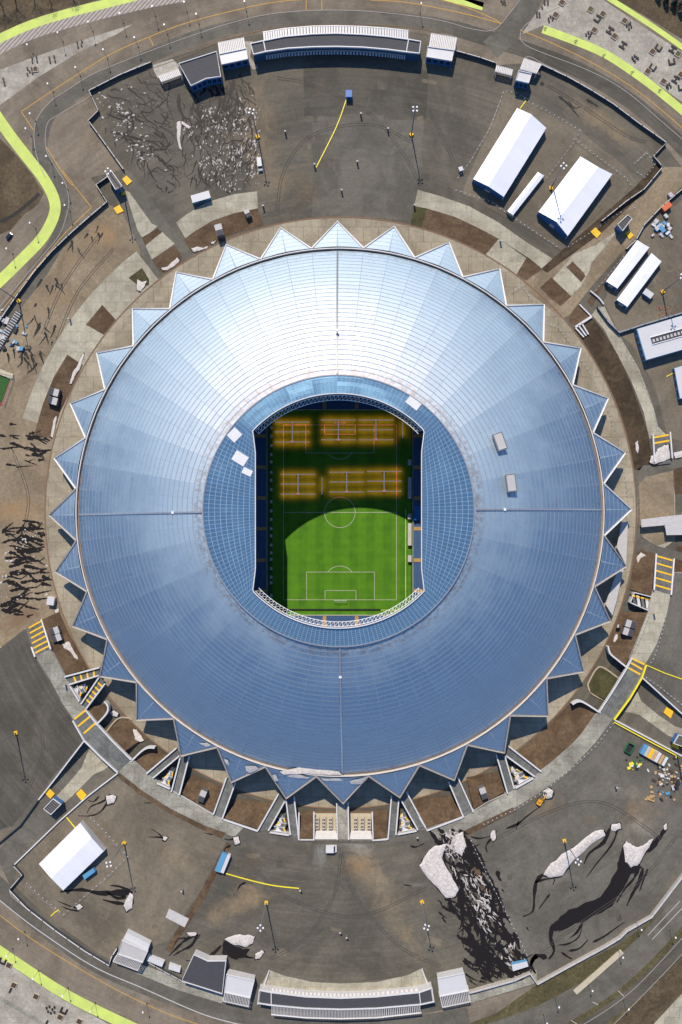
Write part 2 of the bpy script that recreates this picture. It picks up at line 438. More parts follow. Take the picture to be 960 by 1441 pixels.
def sheet(name, px, z, mat, step=9.0, kind='structure', zf=None, label=None, cat=None, parent=None, view=True):
    """ground sheet from plan points; interior points carry the stain map"""
    pts = [(float(a), float(b_)) for a, b_ in px]
    V = list(pts); n = len(V)
    E_ = [(i,(i+1)%n) for i in range(n)]
    x0 = max(min(p_[0] for p_ in pts), -60); x1 = min(max(p_[0] for p_ in pts), 1020)
    y0 = max(min(p_[1] for p_ in pts), -60); y1 = min(max(p_[1] for p_ in pts), 1500)
    if step:
        yy = y0+step/2
        while yy < y1:
            xx = x0+step/2
            while xx < x1:
                if inpoly(xx, yy, pts): V.append((xx+0.13*math.sin(yy), yy+0.11*math.sin(xx)))
                xx += step
            yy += step
    res = delaunay_2d_cdt([Vector(v) for v in V], E_, [list(range(n))], 1, 1e-4)
    vs2, fs = res[0], res[2]
    vs = []; cols = []
    for v in vs2:
        zz = zf(v.x, v.y) if zf else z
        vs.append(P(v.x, v.y, zz)); cols.append(stain_at(v.x, v.y))
    fs2 = []
    for f in fs:
        a, b_, c = vs[f[0]], vs[f[1]], vs[f[2]]
        cr = (b_[0]-a[0])*(c[1]-a[1])-(b_[1]-a[1])*(c[0]-a[0])
        fs2.append(tuple(f) if cr > 0 else tuple(reversed(f)))
    me = bpy.data.meshes.new(name); me.from_pydata(vs, [], fs2)
    ca = me.color_attributes.new('stain', 'FLOAT_COLOR', 'POINT')
    for i, c in enumerate(cols): ca.data[i].color = c
    me.materials.append(MATS[mat])
    o = bpy.data.objects.new(name, me); COL.objects.link(o)
    if parent: o.parent = parent
    else: tag(o, label, cat, None, kind)
    return o
def band(name, pts, wpx, z, mat, kind='structure', sm=6, label=None, step=None):
    L, Rr = ribbon_px(pts, wpx, sm)
    vs = [P(a, b_, z) for a, b_ in L]+[P(a, b_, z) for a, b_ in Rr]
    n = len(L)
    m_ = MB().add(vs, [(i, i+1, i+1+n, i+n) for i in range(n-1)])
    o = m_.build(name, mat); tag(o, label, None, None, kind)
    return o
CX, CY = 479.5, 721.6
def pol(r, b_): return (CX+r*math.sin(R(b_)), CY-r*math.cos(R(b_)))
def arcp(r, b0, b1, n=None):
    n = n or max(2, int(abs(b1-b0)/2.5)+1)
    return [pol(r, b0+(b1-b0)*k/(n-1)) for k in range(n)]
def arcband(r0, r1, b0, b1): return arcp(r1, b0, b1)+arcp(r0, b1, b0)
# ================================================================== STADIUM
SX, SY, _ = P(CX, CY, 0)
def S(r, deg, z):   # deg: bearing clockwise from up
    return (SX+r*math.sin(R(deg)), SY+r*math.cos(R(deg)), z)
ROT = -0.55
def zroof(r):
    d = r-71.0
    return 60.0-(.21*d+.003735*d*d)
stad = thing('stadium', 'huge round stadium with pleated silver-blue roof, saw-tooth rim of 32 points and an open centre', 'stadium', (SX, SY, 0))
# dome
NS = 64
def dome():
    m_ = MB(); vs = []; uvs = []; rows = [71.2+ (150.4-71.2)*i/28 for i in range(29)]
    arc = 0; last = None; arcs = []
    for r in rows:
        z = zroof(r)
        if last: arc += math.hypot(r-last[0], z-last[1])
        last = (r, z); arcs.append(arc/2.95)
    for k in range(NS+1):
        a = ROT+360.0*(k+.0)/NS
        for i, r in enumerate(rows):
            # pleat: alternate sector seams stand slightly proud
            dz = (.10 if k % 2 == 0 else -.10)*math.sin(min(1, (r-71)/30)*math.pi/2)
            vs.append(S(r, a, zroof(r)+dz)); uvs.append((float(k), arcs[i]))
    n = len(rows)
    fs = [(k*n+i, k*n+i+1, (k+1)*n+i+1, (k+1)*n+i) for k in range(NS) for i in range(n-1)]
    m_.add(vs, fs, uvs)
    return m_
roof = dome().build('roof', 'roof_metal', stad)
# gutter
g = MB(); n = 128
vs = []
for k in range(n):
    a = 360*k/n
    vs += [S(150.0, a, 19.2), S(151.4, a, 19.2)]
g.add(vs, [(2*k, 2*k+1, (2*k+3) % (2*n), (2*k+2) % (2*n)) for k in range(n)])
g.build('gutter', 'gutter', stad)
MB().ribbon_wall([S(151.6, 360*k/n, 18.6) for k in range(n)], .5, 2.3, closed=True).build('gutter_upstand', 'white_trim', stad)
MB().ribbon_wall([S(71.1, 360*k/n, 58.8) for k in range(n)], .6, 2.5, closed=True).build('ring_kerb', 'steel', stad)
# glazed inner ring
XO = 43.9; RO = 61.3; OY = 0.6
def ropen(a):
    s, c = abs(math.sin(R(a))), math.cos(R(a))
    r = RO
    if s > 1e-3:
        lim = (43.4+1.5*max(0.0, min(1.0, (abs(XO*c/s)-31)/11)))/s
        if lim < r: r = lim
    # blend the little corner cut
    return r
def ringmesh():
    NA = 256; NR = 9
    rnd = random.Random(3)
    m_ = MB()
    tilts = {}
    glints = {(43, 2): 1, (44, 2): 1, (45, 2): 1, (203, 1): 1, (204, 1): 1, (205, 1): 1}
    for k in range(NA):
        a0 = ROT+360*k/NA; a1 = ROT+360*(k+1)/NA
        for i in range(NR):
            q = []
            for a in (a0, a1):
                ro = ropen(a)
                for j in (i, i+1):
                    t = j/NR
                    r = ro+(70.9-ro)*t
                    q.append((r, a, 61.5-.5*t))
            (ra, aa, za), (rb, ab, zb), (rc, ac, zc), (rd, ad, zd) = q
            p4 = [Vector(S(ra, aa, za)), Vector(S(rb, ab, zb)), Vector(S(rd, ad, zd)), Vector(S(rc, ac, zc))]
            u0, u1 = k*.75, (k+1)*.75
            # every 8 x 1 panel group is tilted a little
            key = (k//8, i//2)
            if key not in tilts:
                tilts[key] = (rnd.uniform(-.007,.007), rnd.uniform(-.007,.007))
            tx, ty = tilts[key]
            c = sum(p4, Vector())/4
            for v in p4: v.z += (v.x-c.x)*tx*4+(v.y-c.y)*ty*4
            m_.add(p4, [(0,1,2,3)], [(u0, i*1.0), (u0, i+1.0), (u1, i+1.0), (u1, i*1.0)])
    return m_
ring = ringmesh().build('glazed_ring', 'ring_glazing', stad)
# sun glints on the glazed ring, painted as flat white panels
def ringglint(px0, py0, w_, h_, rot):
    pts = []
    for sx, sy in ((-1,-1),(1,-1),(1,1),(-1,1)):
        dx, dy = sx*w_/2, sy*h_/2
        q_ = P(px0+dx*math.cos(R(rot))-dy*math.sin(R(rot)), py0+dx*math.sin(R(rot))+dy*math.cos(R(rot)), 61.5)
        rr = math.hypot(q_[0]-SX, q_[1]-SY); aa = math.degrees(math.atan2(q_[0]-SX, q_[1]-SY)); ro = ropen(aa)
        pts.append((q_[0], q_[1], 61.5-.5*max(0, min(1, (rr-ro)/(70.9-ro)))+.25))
    MB().prism(pts, lambda x, y: 59.9).build('glint_panel', 'glint_white', stad)
for a in ((338, 645, 20, 15, 32), (348, 664, 14, 9, 25), (582, 567, 20, 12, 38), (330, 612, 15, 16, 44)): ringglint(*a)
# opening edge
edge_pts = []
for k in range(256):
    a = ROT+360*k/256
    edge_pts.append(S(ropen(a), a, 61.0))
MB().ribbon_wall(edge_pts, .45, 1.5, closed=True).build('opening_edge_beam', 'white_trim', stad)
def truss(a0, a1, nseg, name):
    root_m = MB()
    up = [S(60.6, a0+(a1-a0)*k/nseg, 60.4) for k in range(nseg+1)]
    lo = [S(58.4, a0+(a1-a0)*k/nseg, 58.8) for k in range(nseg+1)]
    for k in range(nseg):
        root_m.tube(up[k], up[k+1], .18, n=5); root_m.tube(lo[k], lo[k+1], .18, n=5)
        root_m.tube(up[k], lo[k], .10, n=4); root_m.tube(lo[k], up[k+1], .10, n=4)
    root_m.build(name, 'white_metal', stad)
truss(180-46, 180+46, 44, 'edge_truss'); truss(-46, 46, 44, 'edge_truss')
# walkways on the roof
for a in (0, 90, 180, 270):
    pts = [S(r, a+ROT, zroof(r)+.36) for r in [72+78*i/16 for i in range(17)]]
    MB().ribbon_wall(pts, .9, .35).build('roof_walkway', 'mast_steel' if a == 0 else 'steel', stad)
    u = MB().box(Vector(S(88 if a else 96, a+ROT, zroof(90)+1.0)), (1.3, 1.3, 1.1), -R(a)).build('walkway_hatch', 'white_metal', stad)
# spikes
def zs(r): return 20.4-(r-152.2)*.56
for i in range(32):
    a = ROT+11.25*i; h = 5.60
    base = [S(152.3/ math.cos(R(h*t/4))*math.cos(R(h*t/4)), a+h*t/4, 20.4+(.9*(1-abs(t)/4))) for t in range(-4, 5)]
    tip = S(170.9, a, 9.8); 
    m_ = MB(); vs = []; uvs = []; fs = []; NR = 6
    for j in range(NR+1):
        t = j/NR
        for q in range(9):
            b_ = Vector(base[q]).lerp(Vector(tip), t) if j < NR else Vector(tip)
            vs.append(b_); uvs.append((q/8.0+.5, t*6.3))
    for j in range(NR):
        for q in range(8):
            if j < NR-1: fs.append((j*9+q, (j+1)*9+q, (j+1)*9+q+1, j*9+q+1))
            else: fs.append((j*9+q, (j+1)*9+4, j*9+q+1))
    m_.add(vs, fs, uvs)
    # soffit
    lo = [tuple(Vector(base[0])-Vector((0,0,1.3))), tuple(Vector(base[8])-Vector((0,0,1.3))), (tip[0], tip[1], tip[2]-1.0)]
    m_.add(lo+[base[0], base[8], tip], [(0,1,2), (3,0,2,5), (1,4,5,2)], [(0.3,.5)]*6)
    sp = m_.build('roof_spike', 'spike_metal', stad)
    b0 = Vector(base[0])+Vector((0,0,-.7)); b8 = Vector(base[8])+Vector((0,0,-.7)); tp = Vector(tip)+Vector((0,0,-.6))
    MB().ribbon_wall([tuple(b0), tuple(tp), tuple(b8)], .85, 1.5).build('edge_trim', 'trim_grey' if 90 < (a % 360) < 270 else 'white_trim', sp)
    c_ = MB()
    for s in (-1, 1):
        c_.tube(S(167.5, a+s*.35, 10.6), S(158, a+s*3.4, 0), .45, .35, 6)
        c_.tube(S(153, a+s*5.2, 18.6), S(158, a+s*3.4, 0), .35, .35, 6)
    c_.build('support_strut', 'white_trim', stad)
# facade drum with window ribs
m_ = MB(); vs = []; uvs = []; N_ = 96
for k in range(N_+1):
    a = 360*k/N_
    vs += [S(143, a, -.2), S(143, a, 24.5)]; uvs += [(float(k), 0.0), (float(k), 5.0)]
m_.add(vs, [(2*k, 2*k+1, 2*k+3, 2*k+2) for k in range(N_)], uvs)
fac = m_.build('facade', 'blue_glass', stad)
for z in (4.5, 9, 14):
    MB().ribbon_wall([S(143.4, 360*k/96, z) for k in range(96)], .6, .6, closed=True).build('facade_band', 'white_trim', fac)
# seating bowl
PX0, PY0, _ = P(478.5, 721.2, 0)
def bowl_loop(t, n=96):
    a, b_, rc = 44.2+t*.8, 62.0+t*.8, 5+t*.8
    pts = []
    seg = n//4
    for q, (sx, sy) in enumerate(((1,1),(-1,1),(-1,-1),(1,-1))):
        for k in range(seg):
            th = q*90+90*k/(seg-1)
            pts.append((PX0+sx*(a-rc)+rc*math.cos(R(th)), PY0+sy*(b_-rc)+rc*math.sin(R(th))))
    return pts
m_ = MB(); vs = []; uvs = []; NL = 50
for t in range(0, NL):
    for half in (0, 1):
        L_ = bowl_loop(t+half*.98)
        for i, q in enumerate(L_): vs.append((*q, 1.2+t*.5)); uvs.append((i/4.0, t+half*.999))
n = 96; rws = 2*NL
fs = [(j*n+i, j*n+(i+1) % n, (j+1)*n+(i+1) % n, (j+1)*n+i) for j in range(rws-1) for i in range(n)]
m_.add(vs, fs, uvs)
bowl = m_.build('seating_bowl', 'seating', stad)
L0 = bowl_loop(-.6)
MB().ribbon_wall([(*q, 0) for q in L0], .3, 1.5, closed=True).build('pitch_side_wall', 'pale_wall', bowl)
gl = P(0, 0)[0]
def gangway(cx_, cy_, dx, dy):
    m_ = MB()
    for t in range(0, 26):
        m_.box(Vector((cx_+dx*(t*.8+.4), cy_+dy*(t*.8+.4), 1.35+t*.5)), (2.1 if dy else .78, 2.1 if dx else .78, .3))
    m_.build('gangway', 'gangway', bowl)
for py in (570, 614, 658, 701, 744, 788, 831):
    y = P(0, py)[1]
    gangway(PX0-44.2, y, -1, 0); gangway(PX0+44.2, y, 1, 0)
for px in (457, 502):
    x = P(px, 0)[0]
    gangway(x, PY0-62, 0, -1); gangway(x, PY0+62, 0, 1)
# two roof plant boxes
for (px, py, rz, lab) in ((702.5, 622, 20, 'flat grey plant box on the right roof slope, upper of two'), (718, 680, 8, 'flat grey plant box on the right roof slope, lower of two')):
    x, y, _ = P(px, py, 56)
    z = zroof(math.hypot(x-SX, y-SY))+.2
    t = thing('roof_plant_box', lab, 'plant box', (x, y, z), 'plant boxes on the stadium roof'); local(t)
    MB().box(Vector((0,0,.9)), (5.0, 9.0, 3.2)).build('casing', 'steel', t)
    MB().box(Vector((0,0,2.6)), (4.5, 8.4, .3)).build('lid', 'grey_roof', t)
    f_ = MB()
    for sx, sy, dx, dy in ((0,4.6,5.6,.3),(0,-4.6,5.6,.3),(2.7,0,.3,9),(-2.7,0,.3,9)): f_.box(Vector((sx,sy,2.3)), (dx,dy,.5))
    f_.build('rim', 'slate_roof', t)
    t.rotation_euler = (0, R(12), R(rz))
# ================================================================== PITCH
sheet('pitch', [(383,560),(578,560),(578,867),(383,867)], .02, 'pitch_grass', 0)
sheet('pitch_surround', [(374,556),(586,556),(586,871),(374,871)], .01, 'turf_mini', 0)
def line(m_, a, b_, w_, z=.03):
    ax, ay, _ = P(*a); bx, by, _ = P(*b_)
    l = math.hypot(bx-ax, by-ay); nx_, ny_ = -(by-ay)/l*w_/2, (bx-ax)/l*w_/2
    m_.add([(ax+nx_,ay+ny_,z),(ax-nx_,ay-ny_,z),(bx-nx_,by-ny_,z),(bx+nx_,by+ny_,z)], [(0,1,2,3)])
m_ = MB(); LWD = .28
def rect(x0, y0, x1, y1, skip=()):
    for i, (a, b_) in enumerate((((x0,y0),(x1,y0)),((x1,y0),(x1,y1)),((x1,y1),(x0,y1)),((x0,y1),(x0,y0)))):
        if i not in skip: line(m_, a, b_, LWD, .03+.001*i+.0005*(x0 % 3))
rect(399, 598, 558, 844); line(m_, (399,721), (558,721), LWD, .036)
rect(430.5, 598, 526.5, 637.5); rect(457, 598, 500, 611)
rect(431.5, 805, 527, 844, (2,)); rect(457.5, 831, 501, 844, (2,))
def circ(px, py, rm, a0, a1):
    x, y, _ = P(px, py); n = 48
    vs = []
    for k in range(n+1):
        a = R(a0+(a1-a0)*k/n)
        for rr in (rm-LWD/2, rm+LWD/2): vs.append((x+rr*math.cos(a), y+rr*math.sin(a), .04))
    m_.add(vs, [(2*k, 2*k+1, 2*k+3, 2*k+2) for k in range(n)])
circ(478.5, 721, 9.15, 0, 360); circ(478.5, 818, 9.15, 37, 143); circ(478.5, 624.5, 9.15, -143, -37)
tag(m_.build('pitch_markings', 'white_line'), kind='structure')
m_ = MB(); line(m_, (571,716), (571,866), .4, .045); line(m_, (400,858.5), (571,858.5), .4, .045)
tag(m_.build('touchline_strip', 'lime'), kind='structure')
# goals
for i, (px, py, s, lab) in enumerate(((478.5, 598, 1, 'white football goal with net at the shaded far end of the pitch'), (479, 844.5, -1, 'white football goal with net at the sunlit near end of the pitch'))):
    x, y, _ = P(px, py)
    t = thing('football_goal', lab, 'goal', (x, y, 0), 'goals on the pitch', 0 if s > 0 else math.pi); local(t)
    f_ = MB()
    f_.tube((-3.7,0,0),(-3.7,0,2.44),.08); f_.tube((3.7,0,0),(3.7,0,2.44),.08); f_.tube((-3.7,0,2.44),(3.7,0,2.44),.08)
    f_.build('frame', 'white_metal', t)
    g = MB()
    for k in range(13):
        xx = -3.6+.6*k; g.tube((xx,0,2.4),(xx,1.2,2.2),.02,n=3); g.tube((xx,1.2,2.2),(xx,2.2,0),.02,n=3)
    for k in range(5): g.tube((-3.6,.3*k,2.35-.04*k),(3.6,.3*k,2.35-.04*k),.02,n=3)
    g.build('net', 'white_metal', t)
# touchline boards and shelters
ys = [577,589,602,614,627,640,650,665,676,689,706,719,731,744,754,767,778,787,800,812,820,838]
for i, py in enumerate(ys):
    x, y, _ = P(381.5, py)
    ordn = 'northernmost' if i == 0 else f'number {i+1} counted from the top'
    o = MB().box(Vector((x, y, .6)), (1.0, 1.9, .9)).box(Vector((x+.7, y, .2)), (.5, 1.2, .4)).build('touchline_board', 'pale_wall', origin=(x, y, 0))
    tag(o, f'small pale board beside the left touchline, {ordn} in its row', 'board', 'boards along the left touchline')
for py, ln, lab in ((687, 30, 'long pale team shelter by the right touchline in the shade'), (752, 31, 'long pale team shelter by the right touchline in the sun'), (727, 7, 'short shelter between the two long team shelters'), (786, 9, 'short pale shelter below the sunny team shelter'), (651, 8, 'short pale shelter above the shaded team shelter')):
    x, y, _ = P(576.3, py)
    t = thing('team_shelter', lab, 'shelter', (x, y, 0), 'shelters by the right touchline'); local(t)
    L_ = ln/K
    s_ = MB(); s_.box(Vector((1.0,0,1.2)), (.15, L_, 2.2)); s_.box(Vector((0,0,2.3)), (2.2, L_, .12)); s_.box(Vector((0,L_/2,1.2)), (2,.1,2.2)); s_.box(Vector((0,-L_/2,1.2)), (2,.1,2.2))
    s_.build('canopy', 'pale_wall', t)
    k_ = MB()
    for j in range(int(L_/.9)): k_.box(Vector((.3, -L_/2+.6+.9*j, .5)), (.5,.5,.5))
    k_.build('bench', 'seat_blue', t)
o = MB().box(Vector(P(467.5, 857.3, .5)), (136/K*1.0, .4, 1.0)).build('advertising_board', 'dark_metal', origin=P(467.5, 857.3)); tag(o, 'long dark advertising board behind the sunlit goal line', 'board')
o = MB().box(Vector(P(588, 722, 3)), (4.5, 8.5, 2.5)).build('equipment_cover', 'blue_paint', origin=P(588, 722)); tag(o, 'bright blue covered block in the right-hand stand by the halfway line', 'cover')
# grow lamps
def rig(px, py, bars, lab, hor=True):
    x, y, _ = P(px, py)
    t = thing('grow_light_rig', lab, 'light rig', (x, y, 0), 'grow light rigs on the grass'); local(t)
    if hor:
        MB().box(Vector((0,0,2.6)), (.7, 12.2, .4)).build('spine', 'lamp_rig_glow', t)  # the spine is no lamp; a faint glow in its material brightens it
        MB().box(Vector((0,-5.6,1.6)), (2.0, 1.2, 1.6)).build('wheel_base', 'mast_steel', t)
        wh = MB()
        for sx in (-1,1):
            for sy in (-5.6, 5.2): wh.tube((sx*1.0-.15,sy,.4),(sx*1.0+.15,sy,.4),.4,n=10)
        wh.build('wheel', 'rubber', t)
        for by in (-5.8, .2, 6.0):
            b_ = MB().box(Vector((0,by,2.9)), (20.6,.55,.3)).build('lamp_bar', 'lamp_rig_glow', t)
            la = bpy.data.lights.new('lamp', 'AREA'); la.shape = 'RECTANGLE'; la.size = 21.0; la.size_y = 3.6; la.energy = GROW; la.color = (1.0, .20, .05); la.spread = R(130)
            lo = bpy.data.objects.new('lamp', la); COL.objects.link(lo); lo.parent = t; lo.location = (0, by, 2.65)
    else:
        MB().box(Vector((0,0,2.9)), (.4, 10.5, .3)).build('lamp_bar', 'lamp_rig_glow', t)
        MB().box(Vector((0,-4.4,1.4)), (1.2, 1.2, 2.6)).build('wheel_base', 'mast_steel', t)
        la = bpy.data.lights.new('lamp', 'AREA'); la.shape = 'RECTANGLE'; la.size = 2.0; la.size_y = 10; la.energy = GROW*.5; la.color = (1.0, .20, .05)
        lo = bpy.data.objects.new('lamp', la); COL.objects.link(lo); lo.parent = t; lo.location = (0, 0, 2.65)
    return t
GROW = 700
rig(412, 609, 3, 'three-bar grow light rig at top left of the shaded pitch')
rig(476.5, 606, 3, 'three-bar grow light rig over the shaded goal area')
rig(529, 606, 3, 'three-bar grow light rig at top right of the shaded pitch')
rig(420, 682, 3, 'three-bar grow light rig left of the centre circle near the shadow edge')
rig(488, 679, 3, 'three-bar grow light rig just above the centre circle')
rig(540.5, 678, 3, 'three-bar grow light rig right of the centre circle near the shadow edge')
rig(453.5, 684, 1, 'narrow upright grow light bar between two rigs near the centre circle', False)
rig(566.5, 605, 1, 'narrow upright grow light bar at the far right beyond the pitch line', False)
# ================================================================== GROUND
tan = (.30,.20,.12); tan2 = (.36,.26,.17); orange_s = (.34,.19,.09); pale = (.33,.31,.28); dk = (.055,.05,.047)
for s in ((530,1240,20,40,tan2,.6,-30),(505,1215,22,16,orange_s,.7,0),(560,1300,18,50,tan,.6,-35),(590,1350,14,40,tan,.4,-35),(345,1215,22,26,orange_s,.55,0),
          (350,1265,45,16,tan,.8,-15),(310,1290,40,16,tan,.6,-20),(452,1200,14,22,pale,.6,0),(510,1190,26,12,pale,.7,0),(600,1270,30,25,orange_s,.4,0),
          (770,1130,40,30,tan,.5,30),(900,1140,40,25,orange_s,.6,0),(870,1110,30,14,pale,.5,20),(905,1165,35,18,pale,.5,0),(850,1185,50,20,tan,.4,0),
          (360,130,25,60,tan,.55,0),(375,230,28,70,tan,.55,-10),(420,265,30,40,orange_s,.35,0),(300,200,60,40,tan,.3,0),(450,125,20,12,orange_s,.35,0),
          (100,360,60,20,tan,.6,-35),(150,330,20,18,orange_s,.8,0),(60,430,60,25,tan,.5,-45),(30,470,30,40,tan,.4,0),(95,420,20,12,orange_s,.5,0),
          (20,720,50,20,orange_s,.8,0),(25,800,60,60,tan,.6,0),(20,600,50,25,tan,.4,0),(30,660,60,40,tan,.3,0),(30,870,45,14,(.16,.08,.045),.9,-20),
          (850,170,60,20,tan,.4,35),(800,150,40,15,tan,.3,30),(900,300,40,30,tan,.5,0),(840,620,8,30,pale,.3,0),
          (220,1190,60,40,tan,.35,0),(260,1220,30,20,tan2,.4,0),(150,1240,40,20,tan,.4,0),(60,1190,60,20,tan,.35,-30),(120,190,12,60,tan,.4,-25),(95,210,8,50,orange_s,.4,-25),
          (160,150,14,60,tan,.3,-40),(660,80,60,14,tan,.3,15),(870,190,70,12,tan,.5,40),(90,1340,100,20,tan,.4,28),(180,1400,90,14,pale,.4,28),(130,1290,70,14,dk,.4,28),
          (720,1180,40,50,dk,.35,0),(480,1290,60,60,dk,.4,0),(480,160,90,40,dk,.45,0),(480,260,90,30,dk,.3,0),(60,1010,60,60,dk,.3,0),(930,400,20,30,pale,.25,0),
          (930,560,20,14,pale,.4,0),(915,700,16,14,orange_s,.4,0),(880,690,14,24,dk,.2,0)):
    stain(*s)
# base: one sheet to the horizon
def base_sheet():
    xs = [-9000,-3500,-1500,-600,-200]+[i*9-60 for i in range(0,121)]+[1200,1600,2500,4500,10000]
    ys = [-9000,-3500,-1500,-600,-200]+[i*9-60 for i in range(0,174)]+[1700,2100,3000,5000,10500]
    vs = []; cols = []
    for yy in ys:
        for xx in xs:
            vs.append(P(xx, yy, 0)); cols.append(stain_at(xx, yy) if -100 < xx < 1060 and -100 < yy < 1560 else (0,0,0,0))
    nx_ = len(xs)
    fs = [(j*nx_+i, (j+1)*nx_+i, (j+1)*nx_+i+1, j*nx_+i+1) for j in range(len(ys)-1) for i in range(nx_-1)]
    me = bpy.data.meshes.new('ground'); me.from_pydata(vs, [], fs)
    ca = me.color_attributes.new('stain', 'FLOAT_COLOR', 'POINT')
    for i, c in enumerate(cols): ca.data[i].color = c
    me.materials.append(MATS['asphalt']); o = bpy.data.objects.new('ground', me); COL.objects.link(o)
    tag(o, kind='structure'); o['label'] = 'worn brown-grey asphalt ground around the stadium'
base_sheet()
PZ = 5.0
CH = [(122,998),(137,1018),(120,1041),(81,1092),(55,1125),(83,1155),(167,1086),(186,1068)]
rim_px = [(-6000,912),(0,912),(36,884),(50,924),(72,913),(92,952),(98,963),(115,990)]+CH+[(207,1088),(218,1097),(242,1113),(253,1119),(301,1146),(313,1152),(363,1169),(377,1168),(409,1175),(421,1181),(442,1182),(474,1182),(491,1182),(526,1182),(546,1181),(557,1175),(588,1168),(600,1166),(652,1150),(666,1142),(686,1129),(714,1117),(723,1110),(752,1092),(761,1085),(790,1063),(815,1038),(830,1018),(842,1001),
   (863,1011),(960,1063),(1003,1086),(1003,1041),(960,1005),(903,953),(908,935),(888,925),(886,927),(900,893),(912,862),(917,838),(920,830),(944,837),(950,806),(7500,806)]
podium_px = rim_px+[(7500,9500),(-6000,9500)]
sheet('raised_plaza', podium_px, PZ, 'asphalt_grey', 9)
# retaining faces of the raised plaza
rw = MB()
for i in range(len(rim_px)-1):
    a, b_ = rim_px[i], rim_px[i+1]
    A_, B_ = P(*a, PZ), P(*b_, PZ)
    rw.add([A_, B_, (B_[0],B_[1],0), (A_[0],A_[1],0)], [(0,1,2,3)])
tag(rw.build('plaza_retaining_wall', 'pale_wall'), 'pale concrete retaining faces below the raised southern plaza', 'retaining wall')
Z1 = PZ
zc = [0]
def g0(name, px, mat, lvl=1, step=9.0, **k): return sheet(name, px, .006*lvl, mat, step, **k)
def g5(name, px, mat, lvl=1, step=9.0, **k): return sheet(name, px, PZ+.006*lvl, mat, step, **k)
# ---- northern (low) level
for h_ in (0, 1): g0('ring_pavement', arcband(322, 415.5, 180*h_, 180*h_+180), 'ring_concrete', 5, 12)
m_ = MB()
def curbring(r, z, w_, b0, b1, mat, name='kerb', h=.12):
    pts = [P(*pol(r, b0+(b1-b0)*k/140), z) for k in range(141)]
    o = MB().ribbon_wall(pts, w_, h).build(name, mat); return tag(o, kind='structure')
curbring(416, .0, .7, 0, 359.9, 'kerb_rust', h=.16)
# darker middle patch of the north plaza
g0('asphalt_patch', [(427,95),(470,88),(540,90),(603,100),(600,168),(540,162),(480,160),(428,164)], 'asphalt_dark', 1)
g0('asphalt_patch', [(440,164),(598,170),(583,290),(578,310),(473,304),(440,306)], 'asphalt_grey', 1)
# outer zone beyond the plaza wall
outer_in = [(-60,500),(0,452),(50,382),(100,328),(150,283),(137,262),(128,250),(176,238),(127,175),(140,158),(127,130),(212,93),(250,78),(300,63),(350,50),(420,42),(480,38),(540,40),(600,48),(640,76),(700,92),(745,88),(800,110),(860,147),(900,178),(934,203),(960,235),(1030,300)]
g0('outer_apron', [(-60,-60)]+outer_in+[(1030,-60)], 'outer_asphalt', 1, 9)
lane = [(-20,476),(20,428),(60,375),(85,330),(90,300),(86,272),(70,240),(57,215),(58,190),(66,165),(92,140),(130,117),(185,92),(240,66),(300,45),(360,33),(420,26),(480,24),(540,26),(600,32),(660,44)]
band('perimeter_road', lane, lambda t: 20 if t > .45 else 22, .018, 'asphalt_grey', sm=6)
band('perimeter_road', [(640,40),(700,58),(745,72),(800,92),(850,118),(900,152),(950,196),(990,240)], 22, .024, 'asphalt_dark')
band('perimeter_road', [(752,-10),(735,20),(712,50),(690,70)], 30, .030, 'asphalt_grey')
# kerb lines
def kerb(pts, z, w_=.35, mat='kerb_grey', h=.13, sm=6, name='kerb'):
    q = smoothpts([tuple(map(float,p_)) for p_ in pts], sm) if sm else pts
    return tag(MB().ribbon_wall([P(a, b_, z) for a, b_ in q], w_, h).build(name, mat), kind='structure')
kerb([(92,129),(130,105),(180,84),(240,61),(280,47),(330,31),(380,20),(440,15),(500,15),(560,20),(620,29),(665,41),(695,42),(718,18),(735,-5)], 0)
kerb([(92,129),(75,140),(58,158),(49,178),(49,205),(55,230),(64,250)], 0)
kerb([(128,130),(123,138),(80,163),(68,172),(64,190),(66,212),(80,238),(92,258),(97,280),(95,298),(84,330),(60,360),(25,402),(0,432),(-20,455)], 0)
kerb([(820,-5),(765,20),(740,35),(732,50),(738,62),(760,73),(830,100),(880,128),(930,170),(970,205)], 0)
kerb([(735,98),(738,85),(745,80),(765,90),(830,125),(890,167),(940,208)], 0)
kerb([(130,128),(150,115),(190,95),(205,89),(212,92)], 0)
kerb([(145,120),(260,80),(320,55),(400,38),(480,35),(560,37),(620,46)], 0, .3, 'kerb_rust')
def yl(name, pts, z, w_=.45, mat='yellow_line', sm=6):
    L, Rr = ribbon_px(pts, w_*K, sm)
    vs = [P(a, b_, z) for a, b_ in L]+[P(a, b_, z) for a, b_ in Rr]; n = len(L)
    return tag(MB().add(vs, [(i, i+1, i+1+n, i+n) for i in range(n-1)]).build(name, mat), kind='structure')
yl('yellow_line', [(30,157),(110,104),(160,74),(210,52),(260,33),(320,17),(380,4),(430,-1)], .04)
yl('yellow_line', [(30,157),(47,183)], .04, sm=0); yl('yellow_line', [(210,52),(216,64)], .04, sm=0)
yl('yellow_line', [(520,0),(570,3),(620,12),(665,22),(708,34)], .04); yl('yellow_line', [(615,-2),(650,8),(685,22),(708,34)], .04)
yl('yellow_line', [(431,0),(431,14)], .04, sm=0); yl('yellow_line', [(453,0),(453,15)], .04, sm=0)
yl('yellow_line', [(732,42),(780,62),(840,92),(900,130),(960,180),(990,210)], .045)
yl('yellow_line', [(65,207),(95,253),(105,262)], .04); yl('yellow_line', [(88,240),(129,292)], .04, sm=0); yl('yellow_line', [(129,292),(90,330),(50,378),(0,440),(-20,465)], .04)
